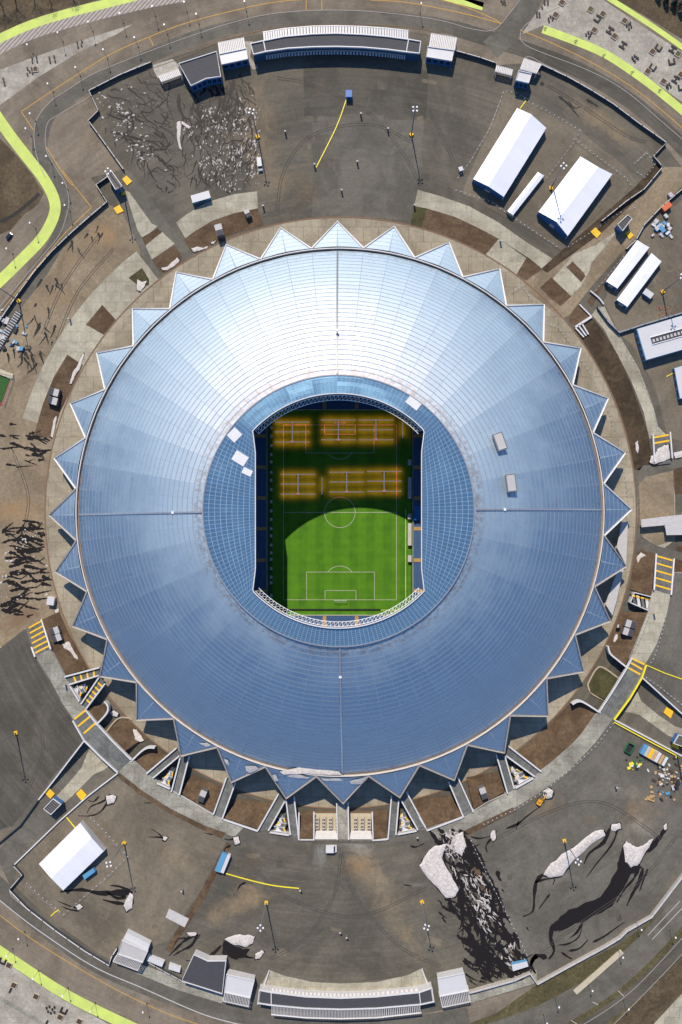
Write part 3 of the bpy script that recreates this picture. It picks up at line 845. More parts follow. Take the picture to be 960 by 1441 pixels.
# paths
def limepath(pts, w_, z): return band('cycle_path', pts, w_-1.5, z, 'lime')
limepath([(-20,64),(0,54),(40,36),(90,20),(150,5),(210,-10)], 14, .03)
limepath([(-20,140),(0,170),(20,198),(42,226),(62,252),(76,280),(76,303),(60,334),(30,366),(-10,405)], 17, .03)
limepath([(560,-14),(620,-6),(680,9)], 13, .03)
limepath([(764,41),(800,54),(850,75),(895,104),(932,132),(980,172)], 13, .035)
limepath([(838,-14),(880,12),(920,38),(960,66),(990,88)], 9, .035)
band('paved_strip', [(-20,80),(0,68),(40,49),(90,33),(150,17),(215,2),(260,-6)], 16, .026, 'hatched_paving')
g0('bank', [(-60,-60),(-60,60),(0,46),(60,22),(120,5),(170,-10)], 'brown_bank', 3, 12)
g0('bank', [(-60,190),(0,195),(20,215),(45,245),(62,272),(52,290),(36,300),(10,330),(-60,350)], 'brown_bank', 3, 12)
g0('bank', [(862,-60),(862,-4),(900,18),(960,55),(1020,90),(1020,-60)], 'brown_bank', 3, 12)
band('ditch', [(0,312),(20,302),(45,282),(55,272)], 5, .05, 'wet_grey')
g0('plaza_pavement', [(-60,130),(0,98),(60,76),(130,52),(187,34),(165,48),(110,74),(55,108),(0,148),(-60,180)], 'plaza_paving', 5)
g0('side_pavement', [(-60,230),(-60,440),(0,382),(30,352),(55,325),(66,300),(66,280),(50,290),(20,322),(0,330)], 'outer_asphalt', 4)
g0('plaza_pavement', [(770,-60),(770,0),(740,38),(735,48),(764,36),(820,55),(870,80),(920,115),(990,165),(1020,110),(960,74),(915,44),(870,14),(830,-14)], 'plaza_paving', 5)
g0('plaza_pavement', [(650,-60),(640,-5),(684,12),(700,34),(715,20),(735,-10)], 'outer_asphalt', 5)
# west grounds
g0('mud_ground', [(-60,500)]+[(0,456),(50,388),(100,332),(152,287),(176,300),(190,335),(200,350)]+arcp(416,-47,-118,16)+[(60,905),(37,884),(0,911),(-60,912)], 'mud', 2)
g0('paved_crescent', arcband(416.5, 467, -73.5, -38), 'concrete', 7)
g0('paved_crescent', [(248,313),(262,302),(290,285),(330,273),(362,269),(363,293),(330,300),(300,310),(275,325),(262,337)], 'concrete', 7)
g0('paved_wedge', [(176,268),(182,270),(196,290),(214,315),(222,318),(204,335),(199,333),(193,322)], 'concrete', 7)
g0('paved_wedge', [(205,346),(228,326),(246,343),(214,365)], 'concrete', 7)
g0('access_road', [(176,238),(186,244),(240,318),(268,340),(276,352),(262,362),(235,385),(215,396),(204,372),(190,335),(170,295),(160,275)], 'asphalt_grey', 6)
g0('planting_bed', [(144,429),(163,450),(146,471),(121,457)], 'soil', 9)
g0('planting_bed', [(95,499),(117,514),(102,545),(85,580),(74,617),(48,612),(60,570),(76,530)], 'soil', 9)
g0('planting_bed', [(181,391),(200,377),(210,393),(210,401),(200,405),(192,400)], 'green_bed', 9)
g0('planting_bed', [(200,334),(222,321),(228,327),(204,345)], 'soil', 9)
g0('planting_bed', [(214,366),(246,345),(256,360),(254,371),(235,383),(226,384)], 'soil', 9)
g0('planting_bed', [(258,337),(275,325),(300,311),(330,300),(363,293),(371,317),(340,325),(315,335),(292,347),(275,357),(266,350)], 'soil', 9)
# north-east beds
g0('paved_crescent', [(588,267),(620,276),(660,290),(700,312),(740,340),(782,367),(764,379),(725,352),(702,336),(640,305),(600,294),(583,290)], 'concrete', 7)
g0('paved_crescent', [(702,336),(742,362),(727,386),(684,358)], 'concrete', 7)
g0('planting_bed', [(583,290),(600,293),(594,321),(578,316)], 'green_bed', 9)
g0('planting_bed', [(600,293),(640,305),(672,320),(702,336),(684,358),(640,336),(594,321)], 'soil', 9)
g0('planting_bed', [(742,361),(763,378),(742,394),(727,386)], 'soil', 9)
g0('access_road', [(902,262),(845,315),(800,345),(764,379),(735,397),(745,412),(790,448),(800,445),(835,400),(880,350),(960,262),(960,235),(934,235)], 'mud', 6)
g0('paved_wedge', [(868,325),(838,345),(808,357),(797,370),(778,392),(803,417),(818,402),(830,380),(832,370),(858,340)], 'concrete', 8)
g0('planting_bed', [(806,368),(822,384),(824,389),(818,397),(797,376)], 'soil', 9)
g0('planting_bed', [(776,390),(804,417),(789,431),(775,420),(760,405)], 'soil', 9)
g0('planting_bed', [(800,446),(814,429),(831,443),(812,462),(801,452)], 'soil', 9)
g0('service_strip', [(780,362),(762,378),(770,384),(850,325),(905,272),(930,237),(924,228),(895,262)], 'soil_dark', 8)
g0('service_strip', [(884,352),(893,340),(850,400),(833,432),(826,424)], 'soil', 8)
g0('planting_bed', [(831,443),(848,465),(870,500),(888,540),(900,572),(912,610),(917,636),(921,652),(905,655),(900,662)]+arcp(418, 81.5, 52, 14), 'soil_dark', 9)
g0('paved_crescent', [(838,436),(850,430),(868,466),(900,520),(920,575),(926,600),(938,612),(938,617),(914,617),(906,580),(888,535),(868,497),(850,463),(833,443)], 'concrete', 7)
g0('east_yard', [(850,425),(880,345),(905,320),(1020,240),(1020,640),(940,615),(922,545),(890,485),(872,470)], 'tent_asphalt', 4)
# tent yard
g0('tent_yard', [(709,128),(738,140),(816,184),(880,235),(900,262),(840,320),(790,352),(740,320),(650,272)], 'tent_asphalt', 3)
# east side
g0('sand_yard', [(897,680),(905,672),(947,662),(949,700),(950,760),(925,768),(902,752),(897,735)], 'mud', 8)
stain(920,690,20,20,(.42,.33,.22),.6)
g0('service_road', arcband(418.5,421,82,97)+[], 'asphalt_grey', 9)
g0('service_road', [(898,660),(905,655),(960,640),(1020,632),(1020,652),(960,657),(910,670),(898,684)], 'asphalt_grey', 9)
g0('service_road', [(895,752),(905,756),(925,768),(960,778),(1020,790),(1020,810),(960,792),(925,782),(900,773),(892,782)], 'asphalt_grey', 10)
g0('soil_patch', [(948,660),(1020,645),(1020,695),(950,695)], 'soil', 11)
g0('soil_patch', [(951,768),(1020,775),(1020,786),(952,776)], 'soil', 11)
g0('soil_patch', [(949,786),(975,793),(1020,806),(951,806)], 'soil', 11)
g0('court_pavement', [(899,680),(946,664),(950,700),(950,760),(930,775),(905,765)], 'concrete', 6)
# lower court (south ring) roads and channels
g0('lower_road', [(165,1012),(200,1035),(240,1062),(300,1100),(420,1150),(560,1150),(700,1090),(800,1020),(870,920),(888,935),(1020,1010),(1020,1090),(850,1015),(842,1003),(812,1010),(760,1050),(640,1120),(560,1185),(400,1185),(300,1150),(200,1090),(150,1040),(137,1030),(60,1130),(40,1110),(120,1030)], 'asphalt_dark', 3)
def zch_w(x, y):     # west channel rises from 0 at the bridge to the plaza
    t = ((144-x)+(y-1063))/(74+77); return .02+max(0, min(1, t))*(PZ-.05)
def zch_e(x, y):
    t = (x-890)/105.0; return .02+max(0, min(1, t))*(PZ-.1)
sheet('ramp_road', [(120,1041),(81,1092),(55,1125),(83,1155),(167,1086)], 0, 'asphalt_grey', 9, zf=zch_w)
sheet('ramp_pavement', [(129,1050),(135,1050),(158,1075),(147,1083),(132,1090),(100,1122),(88,1132),(80,1120),(100,1098),(115,1080),(123,1060)], 0, 'concrete', 0, zf=lambda x, y: zch_w(x, y)+.06)
sheet('ramp_road', [(903,953),(960,1005),(1003,1041),(1003,1086),(960,1063),(863,1011)], 0, 'asphalt_grey', 9, zf=zch_e)
sheet('ramp_pavement', [(897,972),(902,986),(925,1005),(950,1022),(985,1032),(985,1050),(940,1035),(900,1006),(888,1003),(878,1002)], 0, 'concrete', 0, zf=lambda x, y: zch_e(x, y)+.06)
# sloping planting beds of the lower court
def slope_bed(px, mat='soil', r0=417, r1=460):
    def zf(x, y):
        rr = math.hypot(x-CX, y-CY); return .06+max(0, min(1, (rr-r0)/(r1-r0)))*(PZ-.25)
    return sheet('planting_bed', px, 0, mat, 7, zf=zf)
slope_bed([(59,872),(83,861),(97,890),(124,941),(92,951),(72,913)])
slope_bed([(122,997),(149,990),(154,1000),(138,1017)], r0=395)
slope_bed([(149,1031),(167,1014),(180,1012),(207,1040),(193,1045),(176,1057)])
slope_bed([(188,1068),(210,1050),(220,1051),(235,1063),(208,1086)])
slope_bed([(254,1116),(270,1091),(316,1108),(300,1144)])
slope_bed([(316,1151),(335,1125),(385,1130),(364,1167)])
slope_bed([(421,1143),(441,1140),(441,1180),(422,1180)])
slope_bed([(524,1141),(546,1139),(545,1179),(525,1180)])
slope_bed([(578,1136),(590,1122),(634,1120),(651,1148),(601,1165)])
slope_bed([(656,1094),(700,1086),(711,1114),(686,1127),(667,1138)])
slope_bed([(729,1059),(765,1028),(803,989),(818,987),(841,1001),(828,1020),(813,1038),(790,1061),(761,1083)], r0=418, r1=468)
slope_bed([(827,962),(838,944),(848,940),(870,955),(851,984),(831,974)], 'green_bed', 420, 520)
slope_bed([(874,861),(912,862),(899,892),(885,925),(879,939),(858,922),(853,908)])
slope_bed([(886,829),(893,782),(901,774),(922,779),(917,836),(914,838)])
kerb([(827,963),(838,943),(848,939),(870,954)], .3, .9, 'kerb_pale', .3); kerb([(827,963),(832,975),(850,985)], .3, .9, 'kerb_pale', .3)
kerb([(148,1032),(165,1012),(180,1010),(186,1013)], .3, .9, 'kerb_pale', .3); kerb([(176,1057),(193,1044)], .3, .7, 'kerb_pale', .3, sm=0)
# ---- raised plaza surfaces
g5('promenade', [(50,924),(72,913),(92,952),(115,990),(122,998),(104,1013),(88,990),(70,955)], 'walk_concrete', 2)
g5('promenade', [(186,1068),(207,1088),(253,1119),(300,1146),(320,1154),(345,1162),(330,1178),(290,1162),(240,1138),(200,1112),(167,1086)], 'walk_concrete', 2)
g5('promenade', [(602,1167),(652,1150),(714,1117),(761,1085),(815,1038),(842,1001),(863,1011),(838,1045),(800,1085),(760,1115),(724,1137),(680,1156),(645,1173),(615,1180)], 'walk_concrete', 2)
g5('promenade', [(920,830),(944,837),(938,865),(925,905),(908,935),(888,925),(900,893),(912,862),(917,838)], 'concrete', 2)
g5('service_strip', [(167,1087),(200,1113),(240,1139),(290,1163),(318,1172),(312,1180),(285,1168),(235,1143),(195,1117),(165,1092)], 'soil', 3)
g5('service_strip', [(645,1173),(722,1136),(726,1142),(655,1178),(745,1382),(738,1382),(645,1180)], 'soil', 3)
g5('service_strip', [(319,1185),(326,1188),(290,1262),(240,1341),(232,1336),(280,1258)], 'soil', 3)
g5('tent_yard', [(165,1095),(235,1143),(310,1180),(318,1186),(275,1262),(235,1325),(152,1352),(60,1285),(20,1245),(25,1216),(83,1157)], 'tent_asphalt', 1)
g5('dark_plaza', [(-60,905),(0,914),(36,887),(50,926),(100,1010),(118,1041),(60,1110),(18,1162),(-60,1185)], 'asphalt_dark', 1)
g5('south_plaza', [(330,1186),(420,1184),(600,1184),(640,1184),(700,1300),(735,1380),(660,1400),(600,1370),(480,1385),(380,1362),(300,1350),(240,1342),(290,1262)], 'asphalt', 1)
g5('east_plaza', [(655,1180),(800,1090),(865,1015),(1020,1095),(1020,1200),(930,1270),(870,1315),(755,1380),(745,1375)], 'asphalt_grey', 1)
stain(0,0,1,1,tan,0)
# perimeter road on the south
g5('outer_apron', [(-60,1185),(18,1165),(-5,1205),(16,1250),(60,1290),(155,1356),(250,1395),(360,1422),(480,1434),(600,1426),(665,1412),(755,1385),(760,1400),(700,1425),(640,1500),(-60,1500)], 'outer_asphalt', 2)
band('perimeter_road', [(-20,1232),(20,1268),(70,1310),(130,1352),(200,1385),(280,1413),(360,1430),(440,1441),(520,1445),(600,1440),(660,1430)], 26, PZ+.025, 'asphalt_grey')
kerb([(-20,1250),(0,1267),(50,1306),(130,1359),(200,1390),(280,1425),(330,1440),(360,1446)], PZ, .5, 'pale_wall')
kerb([(16,1252),(18,1262),(60,1295),(110,1330),(155,1356)], PZ, .4)
yl('yellow_line', [(-20,1272),(0,1288),(50,1325),(120,1368),(180,1401),(240,1428),(290,1445)], PZ+.045)
band('cycle_path', [(-30,1318),(0,1339),(40,1366),(90,1398),(140,1424),(200,1452)], 15, PZ+.03, 'lime')
g5('plaza_pavement', [(-60,1310),(0,1348),(40,1376),(90,1408),(140,1434),(170,1450),(170,1500),(-60,1500)], 'plaza_paving', 4)
band('paved_strip', [(-10,1400),(30,1422),(65,1445)], 6, PZ+.04, 'walk_concrete')
# south-east road
g5('verge', [(755,1386),(870,1330),(915,1297),(1020,1200),(1020,1500),(640,1500),(660,1440),(700,1425)], 'dry_grass', 3)
band('road', [(660,1470),(750,1440),(810,1410),(870,1372),(925,1320),(975,1262),(1020,1205)], 40, PZ+.028, 'asphalt_grey')
band('road', [(780,1470),(840,1432),(900,1388),(950,1335),(1020,1262)], 26, PZ+.034, 'asphalt_dark')
band('verge', [(770,1465),(820,1432),(880,1390),(940,1332),(1010,1250)], 8, PZ+.042, 'dry_grass')
g5('bank', [(860,1445),(900,1408),(950,1352),(1020,1280),(1020,1460),(880,1500)], 'brown_bank', 8)
g5('plaza_pavement', [(920,1441),(960,1398),(1020,1370),(1020,1500),(900,1500)], 'concrete', 9)
kerb([(755,1474),(810,1448),(880,1402),(940,1342),(1010,1262)], PZ, .3); kerb([(860,1445),(905,1400),(960,1342),(1010,1280)], PZ, .3)
for pts in ([(912,1316),(957,1268)], [(918,1322),(962,1276)]): yl('lane_line', pts, PZ+.05, .4, 'white_line', 0)
for pts in ([(834,1410),(842,1414)], [(804,1436),(812,1441)], [(870,1394),(878,1402)]): yl('lane_line', pts, PZ+.055, .4, 'white_line', 0)
kerb([(640,1183),(655,1180)], PZ, .3, sm=0)

# repair patches and tyre marks
rp = random.Random(77)
for k in range(34):
    z_ = 0
    if k < 14: cx_, cy_ = rp.uniform(400, 640), rp.uniform(110, 290)
    elif k < 28: cx_, cy_ = rp.uniform(300, 640), rp.uniform(1200, 1360); z_ = PZ
    else: cx_, cy_ = rp.uniform(700, 900), rp.uniform(1080, 1300); z_ = PZ
    w_, h_, an_ = rp.uniform(5, 22), rp.uniform(4, 12), rp.uniform(-.3, .3)
    q_ = [(cx_+sx*w_/2*math.cos(an_)-sy*h_/2*math.sin(an_), cy_+sx*w_/2*math.sin(an_)+sy*h_/2*math.cos(an_)) for sx, sy in ((-1,-1),(1,-1),(1,1),(-1,1))]
    sheet('repair_patch', q_, z_+.014+.0004*k, rp.choice(['asphalt', 'asphalt_dark', 'asphalt_grey', 'tent_asphalt']), 0)
def tyre(pts, z):
    for off in (-1.6, 1.6):
        q_ = smoothpts([tuple(map(float, p_)) for p_ in pts], 6); L = []; n_ = len(q_)
        for i in range(n_):
            a_ = q_[max(i-1,0)]; c_ = q_[min(i+1,n_-1)]; dx, dy = c_[0]-a_[0], c_[1]-a_[1]; l = math.hypot(dx,dy) or 1
            L.append((q_[i][0]-dy/l*off, q_[i][1]+dx/l*off))
        band('tyre_marks', L, .8, z, 'tyre_mark', sm=0)
for k, (pts, z) in enumerate((([(390,300),(400,240),(440,190),(520,175),(580,200)],0),([(600,280),(570,220),(520,160),(440,120),(390,110)],0),([(640,230),(600,150),(560,110)],0),([(480,1200),(470,1260),(430,1320),(380,1350)],PZ),([(480,1200),(500,1260),(560,1330),(620,1360)],PZ),
        ([(340,1200),(400,1260),(500,1290),(600,1250)],PZ),([(700,1180),(780,1140),(850,1130),(930,1180)],PZ),([(760,1340),(830,1290),(900,1240),(950,1180)],PZ),([(20,960),(50,1010),(60,1060),(30,1130)],PZ),([(80,480),(110,410),(160,350)],0),([(60,470),(90,400),(140,330)],0),([(20,640),(40,700),(30,760)],0),([(910,200),(880,190),(820,150),(770,120)],0))):
    tyre(pts, z+.034+.0005*k)
# ================================================================== STRUCTURES IN THE COURT
def wallthing(name, pts, z, wd, h, mat, label, cat, sm=0):
    q = smoothpts([tuple(map(float,p_)) for p_ in pts], 5) if sm else pts
    w3 = [P(a, b_, z) for a, b_ in q]; c = centroid(w3); c.z = z
    return tag(MB().ribbon_wall(w3, wd, h).build(name, mat, origin=c), label, cat)
def ramp(quad, label, steps=0, mat='deck'):
    """quad px: outerA, innerA, innerB, outerB  (flat gangway bridge at plaza level)"""
    z = PZ
    w3 = [P(a, b_, z) for a, b_ in quad]; c = centroid(w3); c.z = z
    t = thing('gangway_bridge', label, 'footbridge', c, 'footbridges from the plaza to the stadium')
    m_ = MB().prism([(x, y, z+.05) for x, y, _ in w3], z-.7); m_.build('deck', mat, t)
    for a, b_ in ((0, 1), (3, 2)):
        MB().ribbon_wall([(w3[a][0], w3[a][1], z-.9), (w3[b_][0], w3[b_][1], z-.9)], .75, 2.3).build('side_wall', 'white_wall', t)
    if steps:
        for k in range(steps):
            f = .12+.8*(k+.5)/steps; a = Vector(w3[0]).lerp(Vector(w3[1]), f); b_ = Vector(w3[3]).lerp(Vector(w3[2]), f)
            MB().ribbon_wall([tuple(a+Vector((0,0,.06))), tuple(b_+Vector((0,0,.06)))], 1.0, .08).build('tread_marking', 'yellow_paint', t)
    return t
ramp([(92,952),(141,939),(140,950),(98,963)], 'footbridge with yellow step markings, the upper of two at the far left', 4)
ramp([(115,990),(140,953),(149,961),(122,997)], 'footbridge with yellow step markings just below the first at the far left', 5)
ramp([(207,1088),(249,1052),(253,1063),(216,1094)], 'footbridge left of the lower left triangular stair')
ramp([(242,1113),(254,1066),(267,1063),(253,1118)], 'footbridge right of the lower left triangular stair')
ramp([(301,1145),(319,1094),(332,1100),(313,1152)], 'footbridge between the vented soil bed and the wide soil bed at lower left')
ramp([(363,1168),(392,1117),(401,1127),(378,1168)], 'footbridge left of the triangular stair at bottom left of centre')
ramp([(409,1174),(403,1126),(414,1120),(421,1181)], 'footbridge right of the triangular stair at bottom left of centre')
ramp([(475,1181),(474,1129),(490,1128),(491,1181)], 'footbridge at the very bottom between the two pale ventilation yards', mat='walk_concrete')
ramp([(546,1180),(551,1119),(561,1126),(557,1174)], 'footbridge left of the triangular stair at bottom right of centre')
ramp([(588,1167),(565,1126),(572,1114),(599,1164)], 'footbridge right of the triangular stair at bottom right of centre')
ramp([(652,1149),(631,1099),(644,1093),(666,1142)], 'footbridge between two soil beds at lower right, beside the vent box')
ramp([(714,1116),(698,1061),(710,1063),(723,1109)], 'footbridge left of the lower right triangular stair')
ramp([(752,1092),(712,1063),(716,1050),(761,1085)], 'footbridge right of the lower right triangular stair')
def lerp2(a, b_, t): return (a[0]+(b_[0]-a[0])*t, a[1]+(b_[1]-a[1])*t)
def tristair(A, B, T, label, n=4):
    """switchback stair in a triangular well: rim corners A,B at the plaza, T at the tip"""
    c = centroid([P(*A, 0), P(*B, 0), P(*T, 0)])
    t = thing('stair_tower', label, 'stair', c, 'triangular stair wells')
    MB().ribbon_wall([P(*A, PZ-.6), P(*B, PZ-.6)], .7, 1.9).build('parapet', 'white_wall', t)
    for k in range(n):
        f0, f1 = .06+.15*k, .06+.15*(k+1)
        z = PZ-.6-k*1.0
        a0, b0 = lerp2(A, T, f0), lerp2(B, T, f0); a1, b1 = lerp2(A, T, f1), lerp2(B, T, f1)
        if k % 2: q = [lerp2(a0, b0, .08), lerp2(a0, b0, .80), lerp2(a1, b1, .96), lerp2(a1, b1, .30)]
        else: q = [lerp2(a0, b0, .20), lerp2(a0, b0, .92), lerp2(a1, b1, .70), lerp2(a1, b1, .04)]
        fl = MB().prism([P(x, y, z) for x, y in q], z-.3).build('flight', 'deck', t)
        d0, d1 = (q[3], q[2])
        MB().ribbon_wall([P(*q[0], z), P(*q[1], z)], .35, 1.1).build('balustrade', 'white_wall', fl)
        m_ = MB()
        for ff in ((.12,) if k % 2 else (.88,)):
            e0 = lerp2(q[0], q[1], ff); e1 = lerp2(q[3], q[2], ff); e0, e1 = lerp2(e0, e1, .15), lerp2(e0, e1, .8)
            m_.ribbon_wall([P(*e0, z+.02), P(*e1, z+.02)], .8, .06)
        m_.build('tread_marking', 'yellow_paint', fl)
        ln = MB().prism([P(x, y, z+.25) for x, y in (lerp2(q[0], q[1], .1), lerp2(q[0], q[1], .55), lerp2(q[3], q[2], .35))], z-.1)
        ln.build('landing', 'white_wall', t)
tristair((222,1101),(240,1109),(252,1066), 'white triangular stair well between two footbridges at lower left')
tristair((380,1170),(407,1174),(401,1130), 'white triangular stair well between two footbridges left of bottom centre')
tristair((560,1173),(586,1168),(563,1130), 'white triangular stair well between two footbridges right of bottom centre')
tristair((725,1108),(750,1094),(712,1066), 'white triangular stair well between two footbridges at lower right')
tristair((100,965),(113,986),(138,953), 'white triangular stair well between two footbridges at the far left', 3)
def sidestair(quad, label, n, strip='yellow_paint', walls=True):
    """quad px: bottomL, bottomR (z 0), topR, topL (z PZ)"""
    t = thing('outdoor_stair', label, 'stair', centroid([P(*q, 0) for q in quad]), 'wide outdoor stairs')
    m_ = MB(); N = 20
    for k in range(N):
        f0, f1 = k/N, (k+1)/N; z = PZ*(k+1)/N
        q = [lerp2(quad[0], quad[3], f0), lerp2(quad[1], quad[2], f0), lerp2(quad[1], quad[2], f1), lerp2(quad[0], quad[3], f1)]
        m_.prism([P(x, y, z) for x, y in q], -.1)
    m_.build('steps', 'deck', t)
    for k in range(n):
        f = (k+.3)/n; z = PZ*f+.3
        a = lerp2(quad[0], quad[3], f); b_ = lerp2(quad[1], quad[2], f)
        MB().ribbon_wall([P(*a, z), P(*b_, z)], 1.0, .1).build('tread_marking', strip, t)
    if walls:
        for a, b_ in ((0,3),(1,2)):
            w_ = MB(); w_.ribbon_wall([P(*quad[a], 1.0), P(*quad[b_], PZ+.6)], .8, 1.0); w_.build('side_wall', 'white_wall', t)
    return t
sidestair([(36,884),(59,871),(72,913),(50,924)], 'wide grey stair with yellow markings and white side walls at the left', 6)
sidestair([(923,779),(948,786),(944,837),(920,830)], 'wide grey stair with paired yellow markings beside the soil bed at the right', 5)
# snow-choked stair by the east yard
t = thing('outdoor_stair', 'short stair with two yellow bands half buried in snow at the right', 'stair', centroid([P(930,630)]), 'wide outdoor stairs')
MB().prism([P(*q, .8) for q in ((917,613),(942,611),(944,652),(920,655))], 0).build('steps', 'deck', t)
for a, b_ in (((918,616),(941,612)),((919,624),(942,620))): MB().ribbon_wall([P(*a, .85), P(*b_, .85)], 1.1, .08).build('tread_marking', 'yellow_paint', t)
for a, b_ in (((918,612),(920,650)),((942,608),(945,645))): MB().ribbon_wall([P(*a, .3), P(*b_, .3)], .8, 1.6).build('side_wall', 'white_wall', t)
# bridges
def bridge(pts_in, pts_out, label, matin, matout, marks):
    z = PZ+.05
    pts = pts_in+pts_out[::-1]; w3 = [P(a, b_, z) for a, b_ in pts]; c = centroid(w3); c.z = z
    t = thing('road_bridge', label, 'bridge', c, 'promenade bridges')
    MB().prism(w3, z-1.0).build('deck', 'deck', t)
    MB().ribbon_wall([P(a, b_, z-.9) for a, b_ in pts_in], .8, 2.2).build('side_wall', matin, t)
    MB().ribbon_wall([P(a, b_, z-.9) for a, b_ in pts_out], .8, 2.2).build('side_wall', matout, t)
    for a, b_ in marks: MB().ribbon_wall([P(*a, z+.01), P(*b_, z+.01)], 1.1, .06).build('tread_marking', 'yellow_paint', t)
bridge([(122,998),(138,1018),(160,1042),(186,1068)], [(104,1013),(120,1041),(143,1064),(167,1086)], 'grey curved bridge with white walls over the left lower road', 'white_wall', 'white_wall', [((105,1012),(121,999)),((110,1022),(127,1008)),((118,1032),(134,1018))])
bridge([(888,925),(881,939),(862,970),(842,1001)], [(908,935),(902,953),(885,982),(863,1012)], 'grey curved bridge with a yellow outer rail over the right lower road', 'white_wall', 'yellow_cable', [((888,926),(907,935)),((885,931),(904,942)),((883,939),(901,949))])
# parapets and walls
W = wallthing
W('parapet', [(244,1113),(301,1146)], PZ-.2, .5, .5, 'pale_wall', 'low pale edge along the vented soil bed at lower left', 'parapet')
W('parapet', [(313,1152),(363,1169)], PZ-.2, .8, 1.0, 'white_wall', 'white parapet along the wide soil bed at lower left', 'parapet')
W('parapet', [(421,1143),(421,1181),(442,1181),(442,1142)], PZ-.6, .8, 1.4, 'white_wall', 'white U-shaped parapet round the narrow soil bed left of the bottom footbridge', 'parapet')
W('parapet', [(524,1142),(525,1182),(546,1180)], PZ-.6, .8, 1.4, 'white_wall', 'white parapet round the narrow soil bed right of the bottom footbridge', 'parapet')
W('parapet', [(590,1150),(601,1168),(652,1149)], PZ-.3, .8, 1.2, 'white_wall', 'white parapet along the rough soil bed at lower right', 'parapet')
W('parapet', [(803,989),(811,985),(820,987),(842,1001)], 1.5, .9, 4.5, 'white_wall', 'curved white retaining wall where the lower road meets the large soil bed', 'retaining wall', 1)
W('parapet', [(853,908),(856,918),(866,927),(881,939)], 2.0, .9, 4.0, 'white_wall', 'curved white retaining wall above the right bridge', 'retaining wall', 1)
W('parapet', [(187,1069),(200,1056),(210,1050),(220,1050)], 1.5, .9, 4.2, 'white_wall', 'curved white retaining wall between the lower road and a soil bed at lower left', 'retaining wall', 1)
W('parapet', [(138,1018),(152,1003),(155,993),(150,985)], 1.5, .9, 4.2, 'white_wall', 'curved white retaining wall beside the small dark soil bed at left', 'retaining wall', 1)
W('parapet', [(120,1041),(81,1092),(55,1125)], PZ-.3, .7, 1.3, 'white_wall', 'white wall along the upper side of the left sunken ramp', 'wall')
W('parapet', [(167,1087),(125,1119),(83,1156),(50,1188),(21,1216)], PZ-.3, .7, 1.3, 'white_wall', 'white wall along the lower side of the left sunken ramp', 'wall')
W('parapet', [(55,1125),(30,1160),(-6,1190)], PZ, .5, 1.6, 'fence_metal', 'dark fence continuing from the left gate kiosk towards the frame edge', 'fence')
W('parapet', [(903,953),(960,1005),(1003,1042)], PZ-.3, .7, 1.3, 'white_wall', 'white wall along the upper side of the right sunken ramp', 'wall')
W('parapet', [(863,1012),(910,1037),(960,1064),(1003,1087)], PZ-.3, .7, 1.3, 'white_wall', 'white wall along the lower side of the right sunken ramp', 'wall')
W('safety_rail', [(864,1016),(910,1041),(950,1062),(951,1066)], PZ, .6, 1.1, 'yellow_cable', 'yellow safety rail beside the material yard', 'rail')
W('cable_cover', [(910,936),(935,947),(975,961)], PZ, .5, .4, 'yellow_cable', 'yellow cable cover running right from the right bridge', 'cable cover')
W('parapet', [(886,848),(884,847),(890,833),(917,840),(914,860),(886,848)], 1.0, .6, 4.0, 'white_wall', 'white box wall round the small stair near the right promenade', 'wall')
for k, (a, b_) in enumerate((((893,836),(890,852)),((901,838),(897,856)),((908,840),(905,858)))):
    pass
t = thing('stair_tower', 'small white zigzag stair with yellow treads by the right promenade', 'stair', centroid([P(900,848)]))
for k in range(4):
    q = [(889+6.3*k, 836+1.5*k), (893+6.3*k, 837+1.5*k), (896+6*k, 851+2*k), (892+6*k, 850+2*k)]
    MB().prism([P(x, y, 4.4-.5*k) for x, y in q], 1).build('flight', 'white_wall' if k % 2 else 'deck', t)
    MB().ribbon_wall([P(889+6.3*k, 838+1.5*k, 4.6-.5*k), P(894+6.3*k, 839+1.5*k, 4.6-.5*k)], .9, .1).build('tread_marking', 'yellow_paint', t)
W('parapet', [(800,443),(814,458),(833,446)], .1, .9, 1.2, 'white_wall', 'white corner wall at the top end of the long dark bed', 'wall') if False else None
t = thing('ramp_wall', 'white L-shaped ramp with three parallel rails at the top of the long dark bed', 'ramp', centroid([P(820,455)]))
MB().ribbon_wall([P(832,446,0), P(809,461,0)], 1.4, 1.3).build('wall', 'white_wall', t)
for k in range(3): MB().ribbon_wall([P(809+4.5*k,461-3*k+.5,0), P(821+3.2*k,475-2*k,0)], .8, 1.3).build('rail', 'white_wall', t)
MB().ribbon_wall([P(815,429,0), P(832,446,0)], .7, 1.1).build('wall', 'white_wall', t)
W('parapet', [(830,410),(842,420),(849,429)], 0, .7, 1.4, 'white_wall', 'short curved white wall at the foot of the paired white sheds', 'wall', 1)
# pale shelters beside the right spikes
for pts, lab in (([(875,735),(884,734),(881,795),(868,770)], 'tall pale wedge canopy beside the right roof points, the upper one'), ([(868,806),(877,803),(868,845),(862,866),(852,850)], 'tall pale wedge canopy beside the right roof points, the lower one')):
    w3 = [P(x, y, 4.0) for x, y in pts]
    t = thing('wedge_canopy', lab, 'canopy', centroid(w3), 'wedge canopies')
    MB().prism(w3, 3.4).build('roof', 'pale_wall', t)
    c_ = MB()
    for x, y, z in w3: c_.tube((x, y, 0), (x, y, 3.4), .25)
    c_.build('post', 'white_metal', t)
